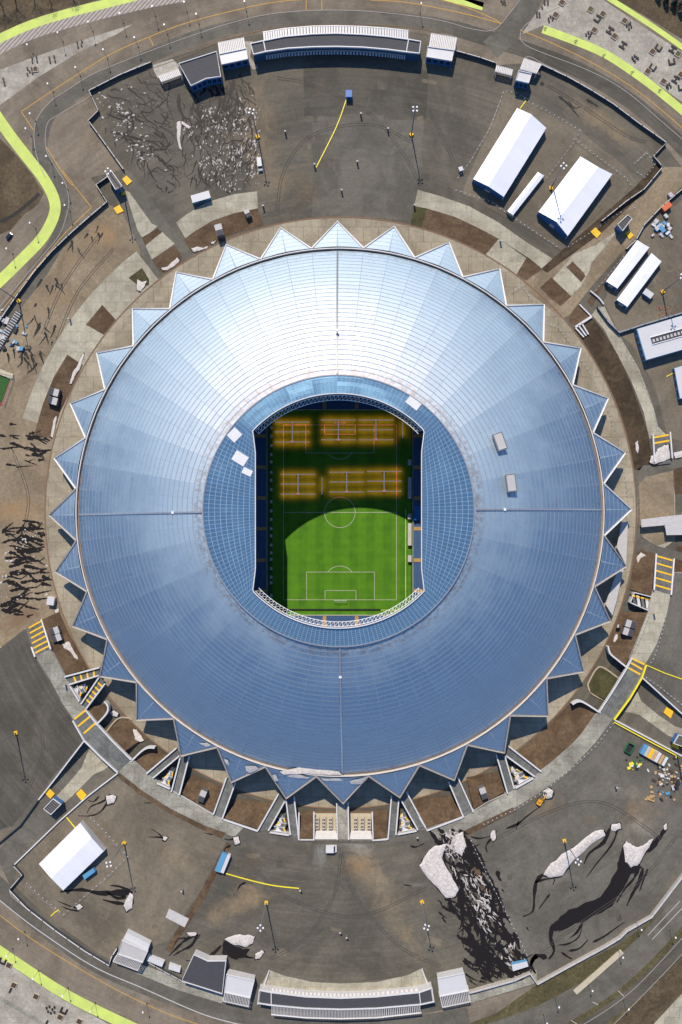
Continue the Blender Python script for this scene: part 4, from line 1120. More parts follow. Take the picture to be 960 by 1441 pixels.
# ventilation yards
vi = 0
for yard, x0, n, lab in ((0, 446.5, 4, 'left'), (1, 500.5, 3, 'right')):
    xs = (442, 475) if yard == 0 else (492, 524)
    t = thing('ventilation_yard', f'pale sunken yard with sloping white apron, {lab} of the bottom footbridge', 'yard', centroid([P((xs[0]+xs[1])/2, 1160)]), 'ventilation yards')
    MB().prism([P(x, y, 1.2) for x, y in ((xs[0]+1,1143),(xs[1]-1,1143),(xs[1]-1,1171),(xs[0]+1,1171))], 0).build('floor', 'beige', t)
    m_ = MB(); a = [P(xs[0]+2,1169,2.2), P(xs[1]-2,1169,2.2), P(xs[1],1181,PZ+.1), P(xs[0],1181,PZ+.1)]; m_.prism(a, 0); m_.build('apron', 'pale_wall', t)
    MB().ribbon_wall([P(xs[0]+1,1142,0), P(xs[1]-1,1142,0)], .4, 1.6).build('back_wall', 'kerb_rust', t)
    for k in range(n):
        x = x0+k*9.4 if yard == 0 else x0+k*9.4
        u = thing('ventilation_unit', f'beige ventilation cabinet in the yard {lab} of the bottom footbridge, number {k+1} from the left', 'ventilation unit', P(x, 1157, 1.2), 'ventilation cabinets'); local(u)
        MB().box(Vector((0,0,1.0)), (2.3, 7.0, 2.0)).build('cabinet', 'beige', u)
        for j in range(3):
            for s in (-.45, .45): MB().box(Vector((s, -2.1+2.1*j, 2.03)), (.62, 1.0, .1)).build('grille', 'window_dark', u)
# soil-bed vent boxes
def vent(px, py, z, rz, label, sx=3.0, sy=5.4, h=3.0, split=.5):
    t = thing('vent_shaft', label, 'vent shaft', P(px, py, z), 'vent shafts in the planting beds', R(rz)); local(t)
    MB().box(Vector((0,0,h/2)), (sx, sy, h)).build('shaft', 'slate_roof', t)
    MB().box(Vector((0, sy*.25, h+.12)), (sx+.1, sy*.5, .3)).build('cover', 'grey_roof', t)
    MB().box(Vector((0,-sy*.27, h+.08)), (sx-.4, sy*.4, .2)).build('grating', 'dark_roof', t)
vent(286.5,1117,2.5,-22,'tall grey vent shaft in the soil bed at lower left',3.6,7.0,4.5)
vent(679,1113,2.5,20,'tall grey vent shaft in the soil bed at lower right',3.6,7.0,4.5)
vent(79,887,1.5,-70,'grey vent shaft in the left soil bed, upper of two',4.0,5.8,3.0); vent(82,897,1.5,-70,'grey vent shaft in the left soil bed, lower of two',4.0,5.8,3.0)
vent(885.5,877.5,2.5,72,'grey vent shaft in the right soil bed, upper of two',4.2,6.2,3.0); vent(882,888.5,2.5,72,'grey vent shaft in the right soil bed, lower of two',4.2,6.2,3.0)
vent(79,553,0,-105,'grey vent shaft in the upper left soil bed, upper of two',4.2,6.0,3.6); vent(77,565,0,-105,'grey vent shaft in the upper left soil bed, lower of two',4.2,6.0,3.6)
vent(310.5,328,0,15,'dark vent shaft at the end of the north-west soil bed',4.2,7.0,5)
vent(349.5,303,0,25,'small pale vent box on the dark bed beside the snow field',3.0,4.6,3)
vent(870,881,2.5,70,'small white cap beside the paired vent shafts at right',1.8,2.0,1.2)
# ================================================================== BUILDINGS
def pzb(px_, z): return [P(a, b_, z) for a, b_ in px_]
def block(name, px_, h, z0, label, cat, roofm='grey_roof', wall='wall_shade_blue', parap='white_trim', group=None, windows=None, pw=.45, ph=.6):
    w3 = pzb(px_, z0+h); c = centroid(w3); c.z = z0
    t = thing(name, label, cat, c, group)
    MB().prism([(x, y, z0+h-.25) for x, y, _ in w3], z0).build('wall', wall, t)
    cc = centroid(w3)
    inn = [(cc.x+(x-cc.x)*.985, cc.y+(y-cc.y)*.985, z0+h) for x, y, _ in w3]
    MB().prism(inn, z0+h-.3).build('roof', roofm, t)
    if parap: MB().ribbon_wall([(x, y, z0+h-.4) for x, y, _ in w3], pw, ph+.4, closed=True).build('parapet', parap, t)
    if windows:
        for (ia, n) in windows:
            a, b_ = Vector(w3[ia]), Vector(w3[(ia+1) % len(w3)])
            d = (b_-a); L_ = d.length; d.normalize(); nr = Vector((d.y, -d.x, 0))
            if (a-cc).dot(nr) < 0: nr = -nr
            for k in range(n):
                p_ = a+d*(L_*(k+.5)/n)+nr*.05; p_.z = z0+h*.5
                MB().box(p_, (L_/n*.62, .12, h*.45), math.atan2(d.y, d.x)).build('window', 'window_dark', t)
    return t
def louvred(parent, px_, z, n, z0, cov=None):
    cov = cov or (.50 if z0 < 1 else .40)
    """slatted canopy over a quad: px_ a,b along the top edge, c,d along the bottom edge"""
    n = int(n*1.7); m_ = MB(); a, b_, c, d = [Vector(P(x, y, z)) for x, y in px_]
    for k in range(n):
        f0, f1 = (k+.08)/n, (k+.08+(.78 if z0 < 1 else .5))/n
        q = [a.lerp(b_, f0), a.lerp(b_, f1), d.lerp(c, f1), d.lerp(c, f0)]
        m_.prism([tuple(v) for v in q], z-.3)
    m_.build('canopy_slat', 'white_trim' if z0 < 1 else 'pale_wall', parent)
    f_ = MB(); f_.ribbon_wall([tuple(v-Vector((0,0,.6))) for v in (a, b_, c, d)], .35, .6, closed=True)
    f_.build('canopy_frame', 'white_metal', parent)
    c_ = MB()
    for v in (a, b_, c, d): c_.tube((v.x, v.y, z0), (v.x, v.y, z-.5), .2)
    c_.build('canopy_post', 'white_metal', parent)
# north entrance buildings
def arcq(pts_top, pts_bot): return pts_top+pts_bot[::-1]
ntop = [(353,62),(371,58),(400,52),(440,48.5),(473,47.5),(510,49),(545,52),(575,56),(592,59)]
nbot = [(357,77),(374,73),(405,68.5),(440,66.5),(473,66),(510,67),(545,70),(572,73.5),(590,75.5)]
t = block('entrance_hall', arcq(ntop, nbot), 7.5, 0, 'long curved dark-roofed entrance hall at the top centre', 'entrance hall', 'dark_roof', 'blue_glass', 'white_wall', None, None, .6, .7)
for a, b_ in (((371,58),(374,73)),((575,56),(572,73.5))): MB().ribbon_wall([P(*a, 7.2), P(*b_, 7.2)], .5, .9).build('roof_divider', 'white_wall', t)
lt = [(370,46),(400,41),(440,37.5),(473,37),(510,38),(545,40.5),(575,44)]; lb = [(371,57),(401,51.5),(440,48),(473,47),(510,48.5),(545,51),(575,55)]
m_ = MB()
for i in range(6):
    A_, B_, C_, D_ = [Vector(P(*q, 7.8)) for q in (lt[i], lt[i+1], lb[i+1], lb[i])]
    for k in range(9):
        f0, f1 = (k+.1)/9, (k+.85)/9
        m_.prism([tuple(v) for v in (A_.lerp(B_, f0), A_.lerp(B_, f1), D_.lerp(C_, f1), D_.lerp(C_, f0))], 7.5)
m_.build('canopy', 'white_roof', t)
MB().ribbon_wall([P(*q, 6.9) for q in lt], .4, .7).build('canopy_beam', 'white_metal', t)
ft = [(374,79),(405,74.5),(440,72),(473,71.5),(510,72.5),(545,75.5),(571,79)]
m_ = MB()
for i in range(6):
    for k in range(8):
        a = lerp2(ft[i], ft[i+1], (k+.2)/8); b_ = lerp2(ft[i], ft[i+1], (k+.75)/8)
        A_, B_ = Vector(P(*a, 4.8)), Vector(P(*b_, 4.8))
        m_.prism([tuple(A_), tuple(B_), (B_.x, B_.y-2.0, 4.8), (A_.x, A_.y-2.0, 4.8)], 4.6)
m_.build('front_canopy', 'pale_wall', t)
MB().ribbon_wall([P(*q, 4.2) for q in ft], .3, .6).build('front_beam', 'pale_wall', t)
block('turnstile_pavilion', [(252,90),(305,73),(311,108),(290,111),(269,121)], 7, 0, 'dark-roofed five-sided pavilion at the top left beside the snow field', 'pavilion', 'dark_roof', 'wall_shade_blue', 'white_wall', None, [(2,3),(3,3)])
t = block('turnstile_building', [(309,76.5),(347,68.5),(349,83),(312,91)], 6, 0, 'small white-roofed block between the dark pavilion and the long hall at the top', 'entrance block', 'white_roof', 'wall_shade_blue', 'white_wall', None, [(2,4)])
louvred(t, [(307,60),(343,53),(346,68),(309,75.5)], 6, 9, 0)
t = block('turnstile_building', [(602,66),(639,71),(636,86),(600,80)], 6, 0, 'small white-roofed block right of the long hall at the top', 'entrance block', 'white_roof', 'wall_shade_blue', 'white_wall', None, [(2,4)])
louvred(t, [(607,47),(643,53),(640,70),(604,65)], 6, 9, 0)
t = thing('gate_canopy', 'low white slatted canopy left of the dark five-sided pavilion', 'canopy', centroid([P(239,105)]), None)
louvred(t, [(223,107),(251,97),(255,105),(227,115)], 4, 8, 0)
g0('entrance_apron', [(213,92),(243,83),(252,92),(250,99),(222,110)], 'plaza_paving', 8)
g0('entrance_apron', [(345,58),(356,58),(352,80),(364,96),(356,98),(345,80)], 'plaza_paving', 9, 0)
t = thing('gate_canopy', 'small white gate canopy at the top right of the north plaza', 'canopy', centroid([P(710,100)]))
louvred(t, [(699,92),(722,98),(720,106),(697,100)], 4, 6, 0)
t = block('gate_office', [(730,100),(748,104),(744,117),(726,113)], 7, 0, 'white-roofed gate office with a slatted porch at the top right', 'gate office', 'white_roof', 'wall_shade_blue', 'white_wall', None, [(2,3)])
louvred(t, [(738,82),(762,90),(755,103),(732,97)], 5, 9, 0)
# south
stop_ = [(365,1393),(382,1396),(430,1402),(480,1404),(530,1402),(590,1396),(608,1390)]
sbot = [(363,1411),(382,1414),(430,1418.5),(480,1420),(530,1418.5),(592,1413),(611,1409)]
t = block('entrance_hall', arcq(stop_, sbot), 6.5, PZ, 'long curved dark-roofed entrance hall at the bottom centre', 'entrance hall', 'dark_roof', 'pale_wall', 'white_wall', None, None, .6, .7)
for i in (1, 5): MB().ribbon_wall([P(*stop_[i], PZ+6.2), P(*sbot[i], PZ+6.2)], .5, .9).build('roof_divider', 'white_wall', t)
m_ = MB()
slt = sbot[1:6]; slb = [(382,1427),(430,1431.5),(480,1433),(530,1431.5),(593,1424.5)]
for i in range(4):
    A_, B_, C_, D_ = [Vector(P(*q, PZ+6.4)) for q in (slt[i], slt[i+1], slb[i+1], slb[i])]
    for k in range(24):
        f0, f1 = (k+.15)/24, (k+.6)/24
        m_.prism([tuple(v) for v in (A_.lerp(B_, f0), A_.lerp(B_, f1), D_.lerp(C_, f1), D_.lerp(C_, f0))], PZ+6.1)
m_.build('canopy', 'pale_wall', t)
MB().ribbon_wall([P(*q, PZ+5.8) for q in slb], .4, .7).build('canopy_beam', 'white_metal', t)
m_ = MB()
for i in range(1, 5):
    A_, B_ = Vector(P(*stop_[i], PZ+5)), Vector(P(*stop_[i+1], PZ+5))
    for k in range(9):
        a = A_.lerp(B_, (k+.1)/9); b_ = A_.lerp(B_, (k+.7)/9)
        m_.prism([(a.x, a.y+2.2, PZ+5), (b_.x, b_.y+2.2, PZ+5), (b_.x, b_.y, PZ+5), (a.x, a.y, PZ+5)], PZ+4.8)
m_.build('front_canopy', 'white_trim', t)
g5('entrance_apron', [(379,1365),(400,1373),(440,1382),(480,1384),(530,1382),(575,1372),(593,1363),(608,1392),(590,1397),(480,1405),(382,1397),(364,1394)], 'concrete', 6)
W('parapet', [(379,1365),(363,1412)], PZ, .6, 1.2, 'white_wall', 'white side wall at the left end of the bottom hall', 'wall')
W('parapet', [(594,1363),(611,1410)], PZ, .6, 1.2, 'white_wall', 'white side wall at the right end of the bottom hall', 'wall')
block('turnstile_pavilion', [(273,1343),(293,1352),(318,1352),(313,1398),(256,1380)], 6, PZ, 'dark-roofed five-sided pavilion at the bottom left', 'pavilion', 'dark_roof', 'pale_wall', 'white_wall')
t = block('turnstile_building', [(172,1323),(208,1339),(201,1354),(166,1342)], 6, PZ, 'pale-roofed block with slatted porch at the bottom left', 'entrance block', 'grey_roof', 'pale_wall', 'white_wall')
louvred(t, [(165,1343),(200,1355),(194,1366),(159,1353)], PZ+6, 11, PZ); 
MB().prism([P(x, y, PZ+4.5) for x, y in ((178,1312),(211,1329),(208,1337),(174,1321))], PZ).build('lower_roof', 'white_roof', t)
t = block('turnstile_building', [(319,1371),(358,1380),(352,1404),(316,1396)], 6, PZ, 'white-roofed block with slatted porch left of the bottom hall', 'entrance block', 'white_roof', 'pale_wall', 'white_wall')
louvred(t, [(316,1397),(352,1405),(350,1417),(314,1409)], PZ+6, 10, PZ)
t = block('turnstile_building', [(616,1377),(653,1369),(659,1394),(619,1402)], 6, PZ, 'white-roofed block with slatted porch right of the bottom hall', 'entrance block', 'white_roof', 'pale_wall', 'white_wall')
louvred(t, [(619,1403),(660,1395),(662,1410),(623,1418)], PZ+6, 10, PZ)
g5('entrance_apron', [(200,1357),(255,1378),(318,1398),(312,1412),(250,1393),(193,1370)], 'walk_concrete', 6)
g5('entrance_apron', [(659,1393),(755,1364),(756,1383),(662,1412)], 'walk_concrete', 6)
for q, lab in (([(208,1345),(231,1354),(228,1361),(206,1352)], 'white box cabin beside the bottom-left block, the larger of two'), ([(238,1357),(254,1363),(253,1369),(237,1364)], 'white box cabin beside the bottom-left pavilion, the smaller of two'),
               ([(720,1358),(742,1353),(744,1360),(722,1367)], 'white-roofed box cabin with a blue back at the bottom right')):
    block('site_cabin', q, 2.8, PZ, lab, 'cabin', 'white_roof', 'white_wall' if 'right' not in lab else 'container_blue', None, 'white site cabins')
# gate kiosks
def kiosk(px_, z0, h, label, roofm='dark_roof'):
    t = block('gate_kiosk', px_, h, z0, label, 'kiosk', roofm, 'wall_shade_blue', 'white_trim', 'gate kiosks on the access roads')
    a, b_, c, d = [Vector(P(x, y, z0+h+.05)) for x, y in px_]
    m_ = MB()
    for k in range(1, 6): m_.ribbon_wall([tuple(a.lerp(b_, k/6)), tuple(d.lerp(c, k/6))], .12, .12)
    m_.build('roof_rib', 'trim_grey', t)
kiosk([(150,245),(158,242),(172,262),(163,267)], 0, 6, 'dark-roofed gate kiosk between yellow mats at the upper left')
kiosk([(869,316),(883,303),(889,308),(876,325)], 0, 6, 'dark-roofed gate kiosk between yellow mats at the upper right')
kiosk([(62,1138),(75,1124),(86,1132),(72,1146)], PZ, 5, 'dark-roofed gate kiosk between yellow mats at the lower left')
kiosk([(948,1046),(955,1034),(972,1040),(966,1052)], PZ-1.5, 5, 'dark-roofed gate kiosk beside a yellow mat at the right edge')
for i, (q, z, lab) in enumerate((([(172,252),(178,247),(186,255),(179,261)], 0, 'upper left kiosk, on its right'), ([(160,293),(168,288),(174,297),(165,301)], 0, 'upper left kiosk, below it'),
        ([(831,326),(838,320),(846,328),(840,335)], 0, 'upper right kiosk, on its left'), ([(880,328),(885,324),(892,331),(886,337)], 0, 'upper right kiosk, below it'),
        ([(62,1115),(69,1109),(77,1117),(71,1124)], PZ-.7, 'lower left kiosk, above it'), ([(107,1117),(114,1110),(122,1119),(115,1127)], PZ-1.8, 'lower left kiosk, on its right'),
        ([(934,1003),(938,995),(948,1001),(944,1011)], PZ-2.7, 'right kiosk, above it'), ([(945,1050),(950,1040),(956,1043),(955,1055)], PZ-1.6, 'right kiosk, below it'))):
    w3 = pzb(q, z+.5); c = centroid(w3); c.z = z
    tag(MB().prism(w3, z+.1).build('road_blocker', 'yellow_paint', origin=c), f'bright yellow road mat near the {lab}', 'mat', 'yellow road mats by the gate kiosks')
# ================================================================== TENTS
def tent(TL, TR, BR, BL, rT, rB, eave, ridge, z0, label, wallm='tent_fabric', name='marquee', side='wall_shade_blue'):
    e = z0+eave; r = z0+ridge
    tl, tr, br, bl = [Vector(P(*q, e)) for q in (TL, TR, BR, BL)]; a = Vector(P(*rT, r)); b_ = Vector(P(*rB, r))
    c = centroid([tl, tr, br, bl]); c.z = z0
    t = thing(name, label, 'marquee', c, 'white marquees and sheds')
    m_ = MB(); n = 12; vs = []; uvs = []
    for k in range(n+1):
        f = k/n
        vs += [tl.lerp(bl, f), a.lerp(b_, f), tr.lerp(br, f)]; uvs += [(0, k*1.0), (.45, k*1.0), (.9, k*1.0)]
    m_.add(vs, [f for k in range(n) for f in ((3*k, 3*k+3, 3*k+4, 3*k+1), (3*k+1, 3*k+4, 3*k+5, 3*k+2))], uvs)
    m_.build('roof', 'tent_roof', t)
    dn = lambda v: Vector((v.x, v.y, z0))
    def inn(v): return v+(c-v)*.01
    w_ = MB()
    w_.add([tl, bl, dn(bl), dn(tl)], [(0,1,2,3)]); w_.add([tr, br, dn(br), dn(tr)], [(0,1,2,3)])
    w_.add([tl, a, tr, dn(tr), dn(tl)], [(0,1,2,3,4)]); w_.add([bl, b_, br, dn(br), dn(bl)], [(0,1,2,3,4)])
    w_.build('wall', side, t)
    for f in [k/6 for k in range(7)]:
        for u, v in ((tl, bl), (tr, br)):
            q = u.lerp(v, f); MB().tube((q.x, q.y, z0), tuple(q), .14, n=4).build('frame_post', 'white_metal', t)
    dm = (dn(bl)+dn(br))/2; dd = (br-bl).normalized()
    MB().box(Vector((dm.x, dm.y, z0+1.6)), (3.2, .3, 3.2), math.atan2(dd.y, dd.x)).build('door', 'pale_wall', t)
    return t
roofmat('tent_roof', (.84,.86,.90), .45, .0, 1, .03, .0, (.62,.65,.70), .0, .0, .6)
tent((728,152),(769,180),(709,277),(666,252),(748,161),(687,262),5,8.2,0,'largest white marquee at the upper right, steeply ridged, nearest the north plaza')
tent((817,220),(862,245),(799,332),(758,298),(842,235),(783,312),5,7.6,0,'white marquee at the upper right with a lamp shadow across its roof')
tent((897,338),(914,348),(869,406),(853,396),(905,343),(861,401),4,4.5,0,'long white shed at the right, upper left of a parallel pair')
tent((917,356),(931,368),(883,432),(868,422),(924,362),(876,427),4,4.4,0,'long white shed at the right, lower right of a parallel pair')
tent((757,242),(766,247),(722,303),(714,297),(761.5,244.5),(718,300),3,3.5,0,'narrow white awning row between the two big marquees')
tent((113,1158),(146,1198),(89,1253),(55,1216),(129,1179),(72,1236),5,7.4,PZ,'white marquee standing alone at the lower left', side='pale_wall')
# side lean-to and porch of the lower left marquee
o = MB().prism([P(x, y, PZ+3) for x, y in ((116,1232),(131,1222),(134,1227),(119,1238))], PZ).build('annex_cabin', 'container_blue', origin=P(125,1230,PZ)); tag(o, 'small blue cabin against the lower right side of the lone lower-left marquee', 'cabin')
# big courtyard shed
e = 5.5
t = block('exhibition_shed', [(896,463),(1010,429),(1010,478),(909,507)], e, 0, 'white flat-roofed shed with a long roof slot at the right edge', 'shed', 'white_roof', 'container_blue', None, None, [(3,5)])
MB().prism([P(x, y, e+.06) for x, y in ((915,475),(1000,451),(1000,462),(918,485))], e+.01).build('roof_slot', 'dark_roof', t)
MB().ribbon_wall([P(x, y, e) for x, y in ((915,475),(1000,451),(1000,462),(918,485))], .4, .5, closed=True).build('slot_kerb', 'white_metal', t)
m_ = MB()
for k in range(14): m_.box(Vector(P(920+k*5, 479.5-k*1.43, e+.3)), (1.3, 1.8, .5), R(15))
m_.build('roof_unit', 'grey_roof', t)
block('site_container_shed', [(949,518),(1000,503),(1000,558),(957,561)], 4, 0, 'white shed cut by the right edge below the slotted shed', 'shed', 'white_roof', 'container_blue', None, None, [(3,3)])
t = thing('bus_shelter', 'pale angular canopy cut by the right edge, level with the centre of the pitch', 'canopy', centroid([P(940,740)]))
MB().prism([P(x, y, 4.5) for x, y in ((902,731),(1010,718),(1010,752),(938,753),(936,739),(903,742))], 4.0).build('roof', 'pale_wall', t)
m_ = MB()
for x, y in ((904,733),(904,741),(938,751),(960,722),(958,750),(936,741)): m_.tube(P(x, y, 0), (*P(x, y, 4.2)[:2], 4.0), .25)
m_.build('post', 'white_metal', t)
MB().box(Vector(P(954,745,3.9)), (.6, 8, .2)).build('roof_joint', 'dark_metal', t)
# ================================================================== SMALL BUILDINGS, VEHICLES
def cabin(px, py, sx, sy, h, rz, z, mat, roofm, label, cat='cabin', name='site_cabin', win=True):
    t = thing(name, label, cat, P(px, py, z), None, R(rz)); local(t)
    MB().box(Vector((0,0,h/2)), (sx, sy, h)).build('body', mat, t)
    MB().box(Vector((0,0,h+.08)), (sx+.3, sy+.3, .2)).build('roof', roofm, t)
    if win:
        MB().box(Vector((0,-sy/2-.03,h*.55)), (sx*.4, .08, h*.35)).build('window', 'window_dark', t)
        MB().box(Vector((sx/2+.03,0,1.05)), (.08, .9, 2.1)).build('door', 'pale_wall', t)
    return t
cabin(491,136,3.4,3.8,3.4,0,0,'blue_paint','blue_paint','bright blue cabin at the upper end of the yellow cable on the north plaza')
cabin(284,280,11,4.2,3.2,16,0,'container_blue','white_roof','white-roofed blue container at the lower edge of the snow field','container','container')
cabin(910,415,5.5,3.4,2.8,-35,0,'container_blue','white_roof','small white-roofed container beside the parallel white sheds','container','container')
cabin(936,293,5.5,3.0,2.8,38,0,'orange','orange','rust-red container by the fence at the upper right','container','container')
cabin(312,1211,3.0,11,3.0,-22,PZ,'container_blue','container_blue','long blue and white container beside the soil strip at lower left','container','container')
cabin(318.5,1213,1.8,11,2.8,-22,PZ,'white_wall','white_roof','narrow white container parked against the long blue container','container','container')
cabin(74,845,4.0,4.6,3,-10,0,'white_wall','white_roof','small white cabin above the left soil bed')
cabin(942,276,2.0,2.4,2.2,38,0,'pale_wall','grey_roof','small pale hut at the fence above the rust-red container', 'hut', 'site_hut')
cabin(648,240,2.2,2.2,2.4,20,0,'pale_wall','white_roof','tiny white booth at the left of the marquee yard barriers','booth','booth')
def van(px, py, rz, z, label, mat='white_wall', L_=5.4, W_=2.2, h=2.3, cat='van', name='parked_van'):
    t = thing(name, label, cat, P(px, py, z), None, R(rz)); local(t)
    b_ = bmesh.new(); 
    prof = [(-L_/2,.4),(-L_/2,h),( L_*.22,h),(L_*.36,h*.62),(L_/2,h*.5),(L_/2,.4)]
    vs = [(x, -W_/2, zz) for x, zz in prof]+[(x, W_/2, zz) for x, zz in prof]; n = 6
    MB().add(vs, [tuple(range(n)), tuple(range(2*n-1, n-1, -1))]+[(i, i+n, (i+1)%n+n, (i+1)%n) for i in range(n)]).build('body', mat, t)
    MB().add([(L_*.225,-W_*.42,h-.02),(L_*.225,W_*.42,h-.02),(L_*.355,W_*.42,h*.64),(L_*.355,-W_*.42,h*.64)], [(0,1,2,3)]).build('windscreen', 'window_dark', t).location.z = .03
    for sx in (-.3, .3):
        for sy in (-1, 1):
            MB().tube((sx*L_, sy*W_/2-.12*sy, .36), (sx*L_, sy*W_/2+.05*sy, .36), .36, n=12).build('wheel', 'rubber', t)
    return t
van(466.5,1193,0,PZ,'white boxy van parked on the plaza below the bottom footbridge',L_=6.4,W_=4.0,h=2.8)
van(366,233,-82,0,'white box van parked at the right edge of the snow field',L_=7.4,W_=2.6,h=3)
van(939,1122,40,PZ,'white site van parked near the debris at the right','white_wall',4.6,1.9,1.9) if False else None
van(952,1103,60,PZ,'dark pickup among the debris at the right edge','dark_metal',4.8,1.9,1.7,'pickup','parked_pickup')
van(14,333,50,0,'dark car parked near the ditch at the left edge','window_dark',4.4,1.8,1.5,'car','parked_car')
van(8,326,0,0,'grey car at the left edge beside the ditch','steel',4.4,1.8,1.5,'car','parked_car') if False else None
van(933,312,35,0,'pale blue car beside the fence at the upper right','container_blue',4.2,1.8,1.5,'car','parked_car') if False else None
van(481,1397,0,PZ,'x') if False else None
# excavator
t = thing('excavator', 'small yellow excavator beside the round snow heap at lower right', 'excavator', P(759,1127,PZ), None, R(60)); local(t)
MB().box(Vector((0,-1.2,.4)),(4,.7,.8)).box(Vector((0,1.2,.4)),(4,.7,.8)).build('track','rubber',t)
MB().box(Vector((-.3,0,1.4)),(3.4,2.6,1.2)).build('body','excavator_yellow',t)
c_ = MB().box(Vector((.6,.6,2.4)),(1.6,1.2,1.5)).build('cab','excavator_yellow',t); MB().box(Vector((1.42,.6,2.5)),(.06,1.0,1.0)).build('window','window_dark',c_)
MB().tube((1.2,-.4,1.8),(3.6,-.4,4.2),.3,n=6).tube((3.6,-.4,4.2),(5.8,-.4,2.2),.24,n=6).build('arm','excavator_yellow',t)
MB().box(Vector((5.9,-.4,1.2)),(1.0,1.3,1.2)).build('bucket','dark_metal',t)
# material bins at the right
cols = [('container_blue','faded blue'),('grey_roof','grey'),('yellow_paint','orange-yellow'),('white_wall','white'),('pale_wall','pale grey'),('kerb_rust','rusty brown'),('green_paint','green')]
p0, p1 = Vector((902,1052)), Vector((936,1071))
for i, (mt, nm) in enumerate(cols):
    q = p0.lerp(p1, (i+.5)/7)
    t = thing('material_bin', f'{nm} site bin in the row of bins by the yellow rail', 'bin', P(q.x, q.y, PZ), 'row of site bins', R(-28)); local(t)
    MB().box(Vector((0,0,1.2)),(2.1,6.2,2.4)).build('bin', mt, t)
    MB().box(Vector((0,0,2.43)),(1.8,5.6,.12)).build('load', mt if i < 3 else ('timber' if i % 2 else 'white_wall'), t)
t = thing('skip', 'open green skip left of the row of site bins', 'skip', P(885,1052,PZ), None, R(-28)); local(t)
MB().ribbon_wall([(-2,-2.8,0),(2,-2.8,0),(2,2.8,0),(-2,2.8,0)],.3,2,closed=True).build('side','green_paint',t); MB().box(Vector((0,0,.2)),(4,5.6,.2)).build('floor','dark_metal',t)
rnd = random.Random(11)
def scatter(name, px, py, rx, ry, n, mats, label, cat, z, smin=.4, smax=1.4):
    groups = {}
    for k in range(n):
        mt = rnd.choice(mats); m_ = groups.setdefault(mt, MB())
        x, y, _ = P(px+rnd.gauss(0, rx), py+rnd.gauss(0, ry), z); s = rnd.uniform(smin, smax)
        m_.box(Vector((x, y, z+s*.3)), (s, s*rnd.uniform(.5,2), s*.6), rnd.uniform(0, 3))
    t = thing(name, label, cat, P(px, py, z)); t['kind'] = 'stuff'
    for mt, m_ in groups.items(): m_.build('debris', mt, t)
scatter('debris_heap', 893,1074,6,4,34,['yellow_cable','dark_metal','white_wall','green_paint'], 'heap of yellow, black and white rubble below the skip','debris',PZ)
scatter('debris_heap', 940,1090,12,10,90,['pale_wall','timber','white_wall','beige','dark_metal','planter_brown'], 'scattered pale building rubble at the right edge','debris',PZ)
scatter('debris_heap', 928,1120,14,6,20,['container_blue','dark_metal','timber'], 'sparse blue and dark scraps on the right plaza','debris',PZ)
scatter('debris_heap', 932,275+48,9,8,26,['container_blue','pale_wall','dark_metal','white_wall'], 'pile of pale blue panels and scraps by the upper right fence','debris',0,.8,2.6)
scatter('debris_heap', 932,437,7,5,40,['red_paint','green_paint','orange'], 'spilled red and green scraps below the mast at the right','debris',0,.2,.6)
scatter('debris_heap', 12,470,12,14,30,['pale_wall','container_blue','dark_metal'], 'stacked pale panels at the left edge','debris',0,.8,2.4)
for i, dx in enumerate(range(6)):
    x, y, _ = P(911+i*1.9, 1122+i*.6, PZ)
    o = MB().tube((x,y+.9,PZ+.45),(x-.3,y-1.2,PZ+.45),.42,n=9).build('timber_roll','timber',origin=(x,y,PZ)); tag(o, 'pale timber roll lying in the small stack on the right plaza', 'timber', 'timber rolls on the right plaza')
# stacked panels at the left edge (long row)
t = thing('panel_stack', 'long row of stacked steel barriers leaning beside the fence at the left edge', 'barrier stack', P(14,462))
m_ = MB(); k_ = MB()
for i in range(34):
    f = i/33; a = lerp2((28,440),(-4,492), f)
    x, y, _ = P(*a); (m_ if i % 2 else k_).box(Vector((x, y, .6)), (3.8, .55, 1.2), R(-32))
m_.build('barrier', 'pale_wall', t); k_.build('shaded_barrier', 'fence_metal', t)
# yellow cable protectors
def cable(pts, z, label, sm=5): return W('cable_cover', pts, z, .55, .35, 'yellow_cable', label, 'cable cover', sm)
cable([(488,139),(473,180),(445,236)], 0, 'long yellow cable cover running down from the bright blue cabin')
cable([(318,1229),(350,1238),(385,1246),(421,1250)], PZ, 'long yellow cable cover right of the blue container at lower left')
cable([(732,153),(740,142)], 0, 'short yellow cable cover at the top of the largest marquee', 0)
cable([(94,1150),(107,1166)], PZ, 'short yellow cable cover at the top of the lone marquee', 0)
cable([(938,530),(955,521)], 0, 'short yellow cable cover between the two sheds at the right edge', 0)
cable([(72,1289),(77,1284),(83,1280)], PZ, 'short yellow cable cover at the barriers of the lower left', 0)
